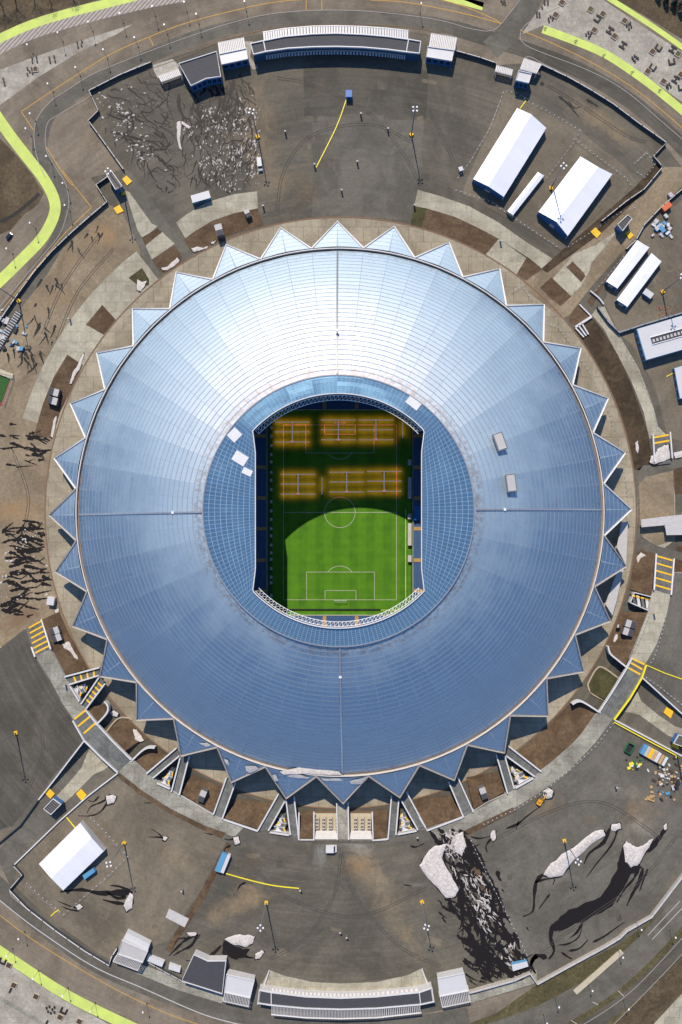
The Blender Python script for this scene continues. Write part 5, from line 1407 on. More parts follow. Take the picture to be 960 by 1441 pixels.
# small floor cabinets with shadows on the north plaza
def bollardbox(px, py, z, label, h=3.2, mat='pale_wall', s=.9):
    t = thing('sign_pillar', label, 'pillar', P(px, py, z), 'small pillars on the plazas'); local(t)
    MB().box(Vector((0,0,h/2)), (s, s*.5, h)).build('pillar', 'mast_steel', t); MB().box(Vector((0,0,h+.05)), (s*1.2, s*.8, .25)).build('cap', mat, t)
for px, py, z, lab in ((402,188,0,'small pillar on the north plaza left of the yellow cable'),(546,184,0,'small pillar on the north plaza left of the tall mast'),(481,270,0,'small pillar on the north plaza just above the topmost roof point'),
        (443,234,0,'small pillar at the lower end of the north yellow cable'),(583,291,0,'small pillar at the green corner of the north-east bed'),(704,341,0,'small pillar on the pale crescent right of the long north-east bed'),(99,450,0,'small pillar on the edge of the pale crescent at upper left'),
        (371,292,0,'small pillar beside the dark bed at upper centre left'),(423,1250,PZ,'small pillar at the right end of the southern yellow cable'),(479,1309,PZ,'small pillar on the south plaza, left of a pair'),(488,1316,PZ,'small pillar on the south plaza, right of a pair'),
        (587,1176,PZ,'small white pillar on the south plaza near the right footbridges'),(769,1209,PZ,'x'),(257,1251,PZ,'small pillar on the brown yard at lower left'),(503,230,0,'small pillar on the north plaza right of the yellow cable'),(508,163,0,'tiny pillar below the bright blue cabin'),
        (920,864,PZ,'small pillar on the right promenade'),(866,1106,PZ,'small pillar on the right plaza'),(93,964,PZ,'small pillar on the left promenade beside the footbridges'),(803,1096,PZ,'x'),(343,1168,PZ,'x'),(365,1186,PZ,'x')):
    if lab != 'x': bollardbox(px, py, z, lab)
t = thing('cover_plate', 'x', 'plate', P(248,1292,PZ))
bpy.data.objects.remove(t)
o = MB().prism([P(x, y, PZ+.35) for x, y in ((238,1279),(266,1293),(260,1305),(233,1291))], PZ).build('concrete_slab', 'pale_wall', origin=P(249,1292,PZ)); tag(o, 'flat pale grey slab lying across the soil strip at lower left', 'slab')
# mini pitch at the left edge
t = thing('mini_pitch', 'small green five-a-side pitch with red border cut by the left edge', 'mini pitch', P(0,545))
MB().prism([P(x, y, .12) for x, y in ((-60,510),(18,531),(5,569),(-60,600))], 0).build('border', 'red_paint', t)
MB().prism([P(x, y, .16) for x, y in ((-60,512),(15,533),(3,566),(-60,596))], .1).build('turf', 'turf_mini', t)
m_ = MB()
for a, b_ in (((-60,509),(20,530)),((20,530),(6,570))):
    A_, B_ = Vector(P(*a)), Vector(P(*b_))
    for k in range(15):
        q = A_.lerp(B_, k/14); m_.tube(tuple(q), (q.x, q.y, 2.5), .08, n=4)
    m_.tube((A_.x, A_.y, 2.5), (B_.x, B_.y, 2.5), .12, n=4); m_.tube((A_.x, A_.y, 1.2), (B_.x, B_.y, 1.2), .08, n=4)
m_.build('fence', 'pale_wall', t)
W('bench_row', [(0,523),(14,529),(19,530)], 0, 3.2, .8, 'beige', 'pale bench row along the top of the small green pitch', 'bench')
# ================================================================== FENCES
def fence(pts, z, h, label, sm=0, mat='fence_metal', post=9, cap='pale_wall', th=.35, name='perimeter_fence'):
    q = smoothpts([tuple(map(float,p_)) for p_ in pts], 5) if sm else pts
    w3 = [Vector(P(a, b_, z)) for a, b_ in q]; c = centroid(w3); c.z = z
    t = thing(name, label, 'fence', c, 'fences round the stadium grounds')
    MB().ribbon_wall([tuple(v) for v in w3], th, h).build('panel', mat, t)
    MB().ribbon_wall([(v.x, v.y, z+h+.01) for v in w3], th+.12, .15).build('top_rail', cap, t)
    L_ = 0; nxt = 0; m_ = None; cnt = 0; proto = None
    for i in range(len(w3)-1):
        a, b_ = w3[i], w3[i+1]; d = (b_-a).length
        while nxt <= L_+d and cnt < 60 and d > 0:
            p_ = a.lerp(b_, (nxt-L_)/d)
            if proto is None:
                proto = MB().box(Vector((0,0,(h+.3)/2)), (.55,.55,h+.3)).build('post', mat, None); o = proto
            else: o = proto.copy(); COL.objects.link(o)
            o.parent = t; o.location = (p_.x-c.x, p_.y-c.y, 0)
            cnt += 1; nxt += post
        L_ += d
    return t
fence([(214,90),(170,108),(127,130),(140,158),(126,172),(150,205),(175,240)], 0, 2.2, 'dark stepped fence round the upper left of the snow field')
fence([(173,263),(180,258),(176,240)], 0, 1.4, 'short rail beside the upper left kiosk', post=4) if False else None
fence([(158,247),(137,262),(152,286),(126,308),(100,331),(74,356),(50,384),(25,418),(0,455),(-12,470)], 0, 2.2, 'long dark fence running down the left from the upper left kiosk', 0)
fence([(635,73),(650,77),(675,84),(698,92)], 0, 2.4, 'dark fence between the top hall and the white gate canopy')
fence([(758,96),(762,94),(800,112),(830,129),(862,149),(895,174),(936,203),(918,222),(930,236)], 0, 2.2, 'long dark fence curving along the upper right corner of the grounds')
fence([(930,238),(905,268),(880,285),(845,313)], 0, 2.4, 'dark fence along the upper side of the upper right access road')
fence([(965,262),(930,292),(905,318),(893,340),(880,352)], 0, 2.2, 'dark fence along the lower side of the upper right access road')
fence([(21,1216),(33,1229),(15,1250)], PZ, 2.2, 'short dark fence at the corner below the lower left kiosk')
fence([(15,1250),(40,1276),(80,1307),(120,1335),(155,1356),(158,1345),(166,1332)], PZ, 2.2, 'long pale-capped fence along the lower left of the grounds', cap='white_trim')
fence([(210,1352),(235,1366),(256,1377)], PZ, 2.0, 'dark rail between the bottom left block and pavilion', post=5)
fence([(660,1394),(690,1386),(722,1377),(745,1367),(755,1382),(800,1357),(850,1330),(870,1318),(880,1308),(915,1288),(935,1262),(960,1229),(985,1195)], PZ, 2.4, 'long pale fence along the lower right of the grounds', cap='pale_wall', mat='trim_grey', th=.9)
fence([(840,433),(855,454),(870,469),(900,459),(960,441),(1000,430)], 0, 2.2, 'blue-grey screen fence above the slotted shed at the right', mat='fence_metal', cap='steel', th=.7)
o = W('retaining_wall', [(809,1396),(840,1369),(875,1338)], PZ, 3.0, .8, 'beige', 'low beige wall beside the road at the lower right', 'wall')
# barrier rows (white concrete feet)
def barrier(pts, z, label, sp=2.9, r=.30):
    w3 = [Vector(P(a, b_, z)) for a, b_ in pts]; c = centroid(w3); c.z = z
    t = thing('barrier_row', label, 'barrier', c, 'mesh barriers with white feet')
    m_ = MB()
    for i in range(len(w3)-1):
        a, b_ = w3[i], w3[i+1]
        m_.tube((a.x, a.y, z+1.7), (b_.x, b_.y, z+1.7), .05, n=3)
    m_.build('rail', 'steel', t)
    L_ = 0; nxt = 0; cnt = 0; proto = None
    for i in range(len(w3)-1):
        a, b_ = w3[i], w3[i+1]; d = (b_-a).length
        while nxt <= L_+d and cnt < 100:
            p_ = a.lerp(b_, (nxt-L_)/d)
            if proto is None: proto = MB().box(Vector((0,0,.12)), (r*1.9,r*1.3,.24)).tube((0,0,0),(0,0,1.8),.05,n=4).build('foot', 'white_wall'); o = proto
            else: o = proto.copy(); COL.objects.link(o)
            o.parent = t; o.location = (p_.x-c.x, p_.y-c.y, 0); o.rotation_euler[2] = cnt*.7
            cnt += 1; nxt += sp
        L_ += d
barrier([(645,250),(664,224),(690,180),(709,128),(726,131),(738,140)], 0, 'row of barriers up the left side of the largest marquee')
barrier([(738,140),(780,162),(817,184)], 0, 'row of barriers above the largest marquee')
barrier([(817,184),(808,200),(768,252)], 0, 'row of barriers between the two big marquees')
barrier([(808,196),(840,220),(880,250),(889,262)], 0, 'row of barriers right of the shadowed marquee')
barrier([(642,268),(690,284),(740,318),(788,350)], 0, 'row of barriers below the two big marquees')
barrier([(893,292),(870,300),(835,325),(795,350)], 0, 'row of barriers along the upper right access road')
barrier([(890,345),(858,385),(833,415)], 0, 'row of barriers left of the paired sheds')
barrier([(871,473),(893,510),(915,562),(928,611)], 0, 'row of barriers along the right paved crescent')
barrier([(815,502),(830,525),(843,552)], 0, 'row of barriers on the ring pavement at the right, upper stretch')
barrier([(853,572),(866,610),(874,640),(880,680),(883,705)], 0, 'row of barriers on the ring pavement at the right, lower stretch')
barrier([(938,862),(932,890),(921,925),(912,938)], PZ, 'row of barriers along the outer side of the right promenade', 2.6)
barrier([(905,950),(930,968),(960,992)], PZ, 'row of barriers above the right sunken ramp', 2.6)
barrier([(863,1018),(838,1050),(800,1085),(760,1117),(724,1139),(680,1160)], PZ, 'row of barriers along the lower right promenade', 2.9)
barrier([(914,862),(903,892),(891,917)], PZ, 'row of barriers along the inner side of the right promenade', 2.2)
barrier([(663,1183),(690,1240),(720,1300),(742,1345)], PZ, 'row of barriers beside the diagonal soil strip at lower right', 2.9)
barrier([(128,1150),(150,1172),(180,1205),(150,1235),(118,1262),(90,1287)], PZ, 'row of barriers round the right of the lone marquee', 3.2)
barrier([(38,1243),(60,1263),(86,1284)], PZ, 'row of barriers below the lone marquee', 3.2)
barrier([(720,411),(735,402),(748,422)], 0, 'short row of barriers by a notch of the roof at upper right', 2.4)
barrier([(770,455),(785,460),(802,482)], 0, 'second short row of barriers by the roof notch at right', 2.4)
barrier([(893,230),(910,215),(922,232),(908,250),(893,240)], 0, 'square pen of barriers at the upper right fence corner', 2.6)
# ================================================================== MASTS
def mast_proto():
    t = thing('floodlight_mast', 'x', 'mast', (0,0,0), 'tall floodlight masts'); local(t)
    MB().box(Vector((0,0,.5)), (2.0,2.0,1.0)).build('base', 'yellow_paint', t)
    MB().tube((0,0,.5),(0,0,30),.42,.2,8).build('pole', 'mast_steel', t)
    h = MB().tube((-1.5,0,30),(1.5,0,30),.12,n=5).tube((0,-1.5,30),(0,1.5,30),.12,n=5).build('crossarm', 'mast_steel', t)
    for x, y in ((-1.5,0),(1.5,0),(0,-1.5),(0,1.5)):
        MB().box(Vector((x,y,30.1)), (.85,.85,.35)).build('floodlight', 'lamp_white', t)
    return t
mp = mast_proto(); first = True
for px, py, z, lab in ((375,1270,PZ,'tall floodlight mast left of centre on the south plaza'),(594,1269,PZ,'tall floodlight mast right of centre on the south plaza beside the dark meltwater'),(794,1183,PZ,'tall floodlight mast beside the long snow bank at lower right'),
        (175,1186,PZ,'tall floodlight mast right of the lone marquee at lower left'),(23,1031,PZ,'tall floodlight mast on the dark plaza at the left edge'),(579,190,0,'tall floodlight mast on the right side of the north plaza'),
        (363,193,0,'tall floodlight mast at the right edge of the snow field'),(174,272,0,'tall floodlight mast beside the upper left kiosk'),(27,424,0,'tall floodlight mast by the fence at the left edge'),
        (775,265,0,'tall floodlight mast between the two big marquees'),(932,411,0,'tall floodlight mast at the right edge right of the small container'),(951,1062,PZ-2,'tall floodlight mast by the right kiosk')):
    if first: mp.location = (P(px,py,z)[0], P(px,py,z)[1], z); mp['label'] = lab; first = False
    else: dup(mp, (P(px,py,z)[0], P(px,py,z)[1], z), random.uniform(0,1.5), lab)
# street lamps
def lamp_proto():
    t = thing('street_lamp', 'x', 'street lamp', (0,0,0), 'street lamps along the perimeter roads'); local(t)
    MB().tube((0,0,0),(0,0,9),.14,.08,6).build('pole', 'mast_steel', t)
    MB().tube((0,0,0),(0,0,.5),.35,n=8).build('base', 'dark_metal', t)
    MB().box(Vector((0,.2,9.05)), (.8,.95,.3)).build('lamp_head', 'lamp_white', t)
    return t
lp = lamp_proto(); first = True
rows = [('verge below the green path at top left', 0, [(38,63),(81,46),(124,31),(168,19),(214,9),(259,3)]),
        ('yellow line at top left', 0, [(67,118),(106,95),(145,70),(189,53),(231,35),(276,20)]),
        ('bend of the perimeter road at left', 0, [(42,160),(36,181),(65,220),(88,258),(91,289)]),
        ('side ground at the left edge', 0, [(42,314),(9,350)]),
        ('top edge above the perimeter road', 0, [(344,2),(593,5)]),
        ('green path at bottom left', PZ, [(9,1346),(46,1378),(88,1402),(127,1424)]),
        ('brown apron at bottom left', PZ, [(26,1322),(201,1425)]),
        ('near road at lower right', PZ, [(903,1309),(877,1348),(834,1395),(787,1418)]),
        ('verge between the roads at lower right', PZ, [(951,1320),(885,1421),(770,1441)])]
for where, z, pts in rows:
    for k, (hx, hy) in enumerate(pts):
        x, y, _ = P(hx, hy, z+9)
        lab = f'street lamp on the {where}, ' + (('only one' if len(pts) == 1 else f'{["first","second","third","fourth","fifth","sixth"][k]} from the left' if abs(pts[0][0]-pts[-1][0]) > abs(pts[0][1]-pts[-1][1]) else f'{["first","second","third","fourth","fifth","sixth"][k]} from the top'))
        if first: lp.location = (x, y, z); lp['label'] = lab; first = False
        else: dup(lp, (x, y, z), 0, lab)
# ================================================================== PLANTERS AND BENCHES
def planter(px, py, z, rz, label, fill='soil_bed', s=3.2):
    t = thing('square_planter', label, 'planter', P(px, py, z), 'square planters on the paved plazas', R(rz)); local(t)
    MB().ribbon_wall([(-s/2,-s/2,0),(s/2,-s/2,0),(s/2,s/2,0),(-s/2,s/2,0)], .35, .6, closed=True).build('rim', 'beige', t)
    MB().box(Vector((0,0,.2)), (s-.3, s-.3, .4)).build('soil', 'planter_brown' if fill == 'soil_bed' else 'green_bed_s', t)
    return t
simple('green_bed_s', (.10,.09,.045), .9)
q = lambda x, y: (700+x/3.692, y/3.692)
pl = [(335,15),(302,80),(483,50),(547,75),(503,158),(660,110),(608,190),(805,270),(938,282),(780,373),(862,425),(952,390)]
ords = ['first','second','third','fourth','fifth','sixth','seventh','eighth','ninth','tenth','eleventh','twelfth','thirteenth']
plx = sorted(pl)
for k, (x, y) in enumerate(plx):
    a, b_ = q(x, y); planter(a, b_, 0, -33, f'square planter on the upper right paved plaza, {ords[k]} from the left', 'soil_bed' if (x, y) not in ((483,50),(938,282)) else 'g')
for k, (a, b_) in enumerate(((13,1358),(20,1386),(51,1402),(85,1431),(112,1437))): planter(a, b_, PZ, -25, f'square planter on the lower left paved plaza, {ords[k]} from the left')
planter(50.5, 98, 0, 5, 'lone square planter on the pale wedge at the upper left', s=2.8)
def bench(px, py, z, rz, shape, label):
    t = thing('timber_bench', label, 'bench', P(px, py, z), 'dark benches on the paved plazas', R(rz)); local(t)
    segs = {'U': [((-1.6,0),(1.0,3.6)),((1.6,0),(1.0,3.6)),((0,-1.4),(2.4,1.0))], 'H': [((-1.5,0),(1.0,4.0)),((1.5,0),(1.0,4.0)),((0,0),(2.2,1.0))], 'I': [((0,0),(1.0,3.4))], 'L': [((-1.2,0),(.9,3.6)),((.3,-1.5),(2.2,.9))]}[shape]
    m_ = MB(); l_ = MB()
    for (x, y), (w_, d_) in segs:
        m_.box(Vector((x, y, .45)), (w_, d_, .14)); l_.box(Vector((x, y-d_*.35, .19)), (w_*.8, .2, .38)); l_.box(Vector((x, y+d_*.35, .19)), (w_*.8, .2, .38))
    m_.build('seat', 'bench_dark', t); l_.build('support', 'bench_dark', t)
bl = [(520,98,57,'U'),(585,160,57,'H'),(652,236,57,'H'),(836,250,-33,'U'),(910,258,57,'H'),(806,352,-33,'U'),(925,415,57,'H'),(905,322,10,'U'),(955,455,10,'U')]
for k, (x, y, rz, s) in enumerate(sorted(bl)):
    a, b_ = q(x, y); bench(a, b_, 0, rz, s, f'dark {s}-shaped bench on the upper right paved plaza, {ords[k]} from the left')
for k, (a, b_, s) in enumerate(((4,1352,'U'),(15,1393,'I'),(90,1422,'U'),(66,1439,'I'))): bench(a, b_, PZ, -25, s, f'dark {s}-shaped bench on the lower left paved plaza, {ords[k]} from the left')
def stool(px, py, z, label, grp, sc_=(.95,1.5), rz=8):
    x, y, _ = P(px, py, z)
    t = MB().box(Vector((x,y,z+.5)), (sc_[0],sc_[1],.18), R(rz)).box(Vector((x,y,z+.2)), (sc_[0]*.7,sc_[1]*.7,.42), R(rz)).build('cube_seat', 'bench_dark', origin=(x,y,z)); tag(t, label, 'seat', grp)
clus = [('left of the second planter', [(265,100),(275,88),(285,102),(268,112),(290,92)]), ('left of the middle planter', [(460,182),(472,170),(482,185),(475,196),(488,172)]), ('right of the upper planter', [(683,128),(695,140),(683,152),(672,135),(690,122)]),
        ('in the open right of centre', [(700,302),(712,292),(722,300),(730,306),(714,320),(706,312)]), ('right of the eleventh planter', [(882,445),(892,438),(900,452),(885,460),(878,452)]), ('beside the top left kerb', [(205,68),(218,72),(205,85),(219,88),(232,42),(245,8),(262,8),(245,20),(262,22)]), ('at the corner island', [(20,5),(36,8),(28,18),(40,22)])]
for lab, pts in clus:
    for k, (x, y) in enumerate(pts):
        a, b_ = q(x, y); stool(a, b_, 0, f'dark cube seat {lab}, upper right plaza', f'cube seats {lab}')
for lab, pts in (('right of the lone planter', [(39,97),(42,101),(45,97),(39,105),(46,103)]), ('above the lone planter', [(45.5,82),(51.5,80.5),(46,87.5),(52.5,86.5)]), ('in the middle of the wedge', [(70,82),(76.5,80),(71,87.5),(78,86.5)]), ('towards the tip of the wedge', [(109,60),(115.5,58.5),(110,66),(115,64)]), ('at the left end of the wedge', [(5,111.5),(6,115.5),(7,119.5)])):
    for k, (a, b_) in enumerate(pts): stool(a, b_, 0, f'dark cube seat {lab}, pale wedge at the upper left', f'cube seats {lab}', (.9,1.6))
for k, (a, b_) in enumerate(((66,1418),(70,1416),(74,1420),(77,1417),(68,1423),(72,1425),(77,1424))): stool(a, b_, PZ, 'small dark cube seat in the cluster on the lower left plaza', 'cube seats on the lower left plaza')
# bicycle marks on the green paths
def bikemark(px, py, z, rz, k_, where):
    x, y, _ = P(px, py, z); m_ = MB(); c, s = math.cos(R(rz)), math.sin(R(rz))
    def pt(u, v): return (x+u*c-v*s, y+u*s+v*c, z)
    for cx_ in (-.85, .85):
        vs = []
        for k in range(13):
            for rr in (.38, .62): vs.append(pt(cx_+rr*math.cos(k*math.pi/6), rr*math.sin(k*math.pi/6)))
        m_.add(vs, [(2*k, 2*k+1, 2*k+3, 2*k+2) for k in range(12)])
    for a, b_ in (((-.85,0),(-.2,.9)),((-.2,.9),(.6,.9)),((.85,0),(.5,1.1)),((-.1,0),(.6,.9)),((-.85,0),(-.1,0)),((.5,1.1),(.2,1.2)),((-.4,1.1),(0,1.1))):
        d = Vector((b_[0]-a[0], b_[1]-a[1])); d.normalize(); n_ = Vector((-d.y, d.x))*.09
        m_.add([pt(a[0]+n_.x, a[1]+n_.y), pt(a[0]-n_.x, a[1]-n_.y), pt(b_[0]-n_.x, b_[1]-n_.y), pt(b_[0]+n_.x, b_[1]+n_.y)], [(0,1,2,3)])
    tag(m_.build('path_marking', 'dark_metal'), kind='structure')
for k, (a, b_, rz) in enumerate(((768,41,65),(811,59,60),(850,79,58),(890,103,50),(929,128,48))): bikemark(a, b_, .05, rz, k, '')
# ================================================================== SNOW AND MELTWATER
rn = random.Random(21)
def streakpts(x, y, ang, ln, wob=.5, seg=5.0):
    pts = [(x, y)]; a = ang
    for k in range(max(2, int(ln/seg))):
        a += rn.gauss(0, wob*.45); a = ang+(a-ang)*.85
        x += math.cos(a)*seg; y += math.sin(a)*seg; pts.append((x, y))
    return pts
def addstreak(m_, pts, w0, z):
    q = smoothpts(pts, 3); L = []; Rr = []; n = len(q)
    ph = rn.uniform(0, 9)
    for i in range(n):
        a = q[max(i-1,0)]; c = q[min(i+1,n-1)]; dx, dy = c[0]-a[0], c[1]-a[1]; l = math.hypot(dx,dy) or 1
        t = i/(n-1); wv = w0*(1-t*.75)*(.65+.55*abs(math.sin(i*.9+ph))+rn.uniform(-.15,.25))*min(1, .25+t*6)
        L.append((q[i][0]-dy/l*wv/2, q[i][1]+dx/l*wv/2)); Rr.append((q[i][0]+dy/l*wv/2, q[i][1]-dx/l*wv/2))
    m_.add([P(*p_, z) for p_ in L+Rr], [(i, i+1, i+1+n, i+n) for i in range(n-1)])
ZL = [0]
def jag(pts, n=3, amp=1.2):
    out = []
    for i in range(len(pts)):
        a, b_ = pts[i], pts[(i+1) % len(pts)]
        for k in range(n):
            t = k/n; s = 0 if k == 0 else 1
            out.append((a[0]+(b_[0]-a[0])*t+rn.uniform(-amp, amp)*s, a[1]+(b_[1]-a[1])*t+rn.uniform(-amp, amp)*s))
    return out
def wetfield(poly, n, ang, ln, w0, z, mat, src=None, wob=.6, label=None):
    poly = jag(poly, 5, 5.0); m_ = MB(); xs = [p_[0] for p_ in poly]; ys_ = [p_[1] for p_ in poly]; c = 0
    while c < n:
        x, y = rn.uniform(min(xs), max(xs)), rn.uniform(min(ys_), max(ys_))
        if not inpoly(x, y, poly): continue
        a = ang(x, y) if callable(ang) else ang
        a = R(a+rn.gauss(0, 9)); pts = streakpts(x, y, a, ln*rn.uniform(.4, 1.5), wob)
        pts = [p_ for p_ in pts if inpoly(*p_, poly)]
        if len(pts) < 3: continue
        addstreak(m_, pts, w0*rn.uniform(.5, 1.5), z+c*.0002)
        c += 1
        if rn.random() < .5 and len(pts) > 4:
            k = rn.randrange(1, len(pts)-2); addstreak(m_, streakpts(*pts[k], a+rn.choice((-.7,.7)), ln*.4, wob), w0*.5, z+.012+c*.0002)
    return tag(m_.build('meltwater', mat), label or 'dark branching meltwater streaks on the asphalt', None, None, 'structure')
def pdist(x, y, P_):
    d = 1e9
    for i in range(len(P_)):
        ax, ay = P_[i]; bx, by = P_[(i+1) % len(P_)]; l2 = (bx-ax)**2+(by-ay)**2 or 1
        t = max(0, min(1, ((x-ax)*(bx-ax)+(y-ay)*(by-ay))/l2)); d = min(d, math.hypot(x-ax-t*(bx-ax), y-ay-t*(by-ay)))
    return d
def snowpile(px_, z, label, h=1.6, zf=None, mat='snow', amp=1.2, step=2.2, name='snow_pile'):
    if zf is None and name == 'snow_pile':
        cx_ = sum(p_[0] for p_ in px_)/len(px_); cy_ = sum(p_[1] for p_ in px_)/len(px_)
        sz = max(max(abs(p_[0]-cx_), abs(p_[1]-cy_)) for p_ in px_)
        wetpoly([(cx_+(x_-cx_)*(1+1.6/sz)+.2, cy_+(y_-cy_)*(1+1.6/sz)+.6) for x_, y_ in px_], z+.012, 'wet', 1.0, 'thin dark wet rim round a snow pile')
    j = jag(px_, 3, amp); V = [Vector(p_) for p_ in j]; n = len(V)
    x0 = min(p_[0] for p_ in j); x1 = max(p_[0] for p_ in j); y0 = min(p_[1] for p_ in j); y1 = max(p_[1] for p_ in j)
    yy = y0
    while yy < y1:
        xx = x0
        while xx < x1:
            a, b_ = xx+rn.uniform(-.6,.6), yy+rn.uniform(-.6,.6)
            if inpoly(a, b_, j) and pdist(a, b_, j) > .6: V.append(Vector((a, b_)))
            xx += step
        yy += step
    res = delaunay_2d_cdt(V, [(i,(i+1)%n) for i in range(n)], [list(range(n))], 1, 1e-4)
    w3 = []
    for v in res[0]:
        d = pdist(v.x, v.y, j); hh = h*.30*min(1, d/4.0)**.6*rn.uniform(.9, 1.08) if d > .3 else 0
        zz = (zf(v.x, v.y) if zf else z); w3.append(P(v.x, v.y, zz+.02+hh))
    c = centroid(w3); c.z = z
    m_ = MB().add(w3, [tuple(f) if (w3[f[1]][0]-w3[f[0]][0])*(w3[f[2]][1]-w3[f[0]][1])-(w3[f[1]][1]-w3[f[0]][1])*(w3[f[2]][0]-w3[f[0]][0]) > 0 else tuple(reversed(f)) for f in res[2]])
    return tag(m_.build(name, mat, origin=c), label, 'snow', 'snow piles')
def wetpoly(px_, z, mat='wet', amp=1.6, label='dark sheet of meltwater on the asphalt'):
    j = jag(px_, 4, amp); n = len(j)
    res = delaunay_2d_cdt([Vector(p_) for p_ in j], [(i,(i+1)%n) for i in range(n)], [list(range(n))], 1, 1e-4)
    w3 = [P(v.x, v.y, z) for v in res[0]]
    m_ = MB().add(w3, [tuple(f) if (w3[f[1]][0]-w3[f[0]][0])*(w3[f[2]][1]-w3[f[0]][1])-(w3[f[1]][1]-w3[f[0]][1])*(w3[f[2]][0]-w3[f[0]][0]) > 0 else tuple(reversed(f)) for f in res[2]])
    return tag(m_.build('meltwater', mat), label, None, None, 'structure')
def snowbits(poly, n, z, label, smin=.4, smax=1.8, elong=1.0, ang=0, clumps=12):
    m_ = MB(); xs = [p_[0] for p_ in poly]; ys_ = [p_[1] for p_ in poly]; c = 0; cl = []
    while len(cl) < clumps:
        x, y = rn.uniform(min(xs), max(xs)), rn.uniform(min(ys_), max(ys_))
        if inpoly(x, y, poly): cl.append((x, y))
    while c < n:
        if rn.random() < .8: a = rn.choice(cl); x, y = a[0]+rn.gauss(0, 5), a[1]+rn.gauss(0, 6)
        else: x, y = rn.uniform(min(xs), max(xs)), rn.uniform(min(ys_), max(ys_))
        if not inpoly(x, y, poly): continue
        s = rn.uniform(smin, smax)*(rn.random()**.7+.3); k = rn.randint(6, 9); th = R(ang+rn.gauss(0, 25)); el = elong*rn.uniform(.7, 1.5)
        X, Y, _ = P(x, y, z); rim = []
        for i in range(k):
            t = 2*math.pi*i/k; rr = s*rn.uniform(.55, 1.2); u, v = rr*math.cos(t)*el, rr*math.sin(t)/math.sqrt(el)
            rim.append((X+u*math.cos(th)-v*math.sin(th), Y+u*math.sin(th)+v*math.cos(th), z))
        top = [(X+(p_[0]-X)*.5, Y+(p_[1]-Y)*.5, z+s*.22) for p_ in rim]
        m_.add(rim+top, [(i, (i+1)%k, (i+1)%k+k, i+k) for i in range(k)]+[tuple(range(k, 2*k))])
        c += 1
    return tag(m_.build('snow_scatter', 'snow_dirty'), label, 'snow', None, 'stuff')
NWF = [(133,132),(212,97),(235,115),(262,112),(270,128),(310,116),(340,100),(362,120),(366,180),(368,262),(330,272),(255,250),(228,278),(185,232),(160,205),(140,175)]
wetfield([(133,132),(212,97),(240,118),(250,180),(255,255),(228,278),(185,232),(150,195)], 80, 38, 38, 2.1, .030, 'wet', wob=1.1)
wetfield([(255,118),(345,100),(366,150),(368,262),(330,272),(262,262)], 120, lambda x, y: 100 if y > 150 else 70, 34, 1.9, .036, 'wet', wob=1.1)
wetfield([(250,128),(300,120),(345,105),(362,130),(330,190),(262,180)], 30, 75, 40, 3.0, .046, 'wet', wob=1.1)
for pts, w_ in (([(252,132),(252,150),(258,165),(256,180)],6),([(303,120),(310,140),(305,160),(296,178),(290,200)],5),([(285,150),(282,165),(284,185),(276,205)],4),([(330,110),(325,130),(318,150)],7),([(155,185),(175,190),(200,197),(215,200),(232,212)],4),([(150,160),(170,168),(190,172)],3.5),([(350,165),(355,190),(352,215)],4)):
    m_ = MB(); addstreak(m_, pts, w_, .055); tag(m_.build('meltwater', 'wet'), 'broad dark meltwater channel in the snow field', None, None, 'structure')
snowbits([(133,132),(200,105),(215,120),(205,180),(215,215),(235,240),(205,235),(150,195)], 130, .06, 'scattered lumps of old snow along the upper left fence', .15, .85, 1.1, 20, 24)
snowbits([(250,170),(300,150),(366,130),(366,262),(320,272),(300,262),(270,225)], 460, .06, 'scattered strips of old snow at the right side of the snow field', .15, .62, 1.7, 80, 60)
snowpile([(249,172),(254,170),(255,180),(253,195),(256,212),(252,208),(249,190)], .06, 'thin bow-shaped snow strip in the middle of the snow field', .8, amp=.6)
snowpile([(256,170),(268,178),(266,181),(255,174)], .06, 'short snow wedge beside the bow-shaped strip', .8, amp=.5)
# north east streaks
m_ = MB()
for pts, w_ in (([(786,135),(798,145),(805,153),(815,165)],4),([(800,142),(808,152),(818,150)],3),([(825,140),(832,144),(842,150)],5),([(760,118),(766,118)],8)): addstreak(m_, pts, w_, .03)
tag(m_.build('meltwater', 'wet_grey'), kind='structure')
# west streaks
m_ = MB()
for k in range(46):
    x, y = rn.choice([(50,450),(70,400),(105,350),(135,320),(85,390),(60,430),(68,470),(35,500),(60,500),(15,500),(30,505)]); x += rn.gauss(0,8); y += rn.gauss(0,8)
    addstreak(m_, streakpts(x, y, R(rn.choice((60,115,75))), rn.uniform(8,24), .5, 3), rn.uniform(2,4.5), .035+k*.0003)
tag(m_.build('meltwater', 'wet_grey'), kind='structure')
wetfield([(0,590),(70,615),(72,635),(60,660),(0,660)], 22, 12, 28, 4.0, .04, 'wet', wob=.5)
wetfield([(0,735),(30,730),(64,735),(66,770),(72,810),(80,842),(45,868),(20,880),(0,890)], 64, 2, 34, 4.6, .045, 'wet', wob=.6)
snowbits([(0,745),(66,745),(72,835),(0,880)], 40, .05, 'specks of old snow on the muddy ground at the left', .3, 1.0)
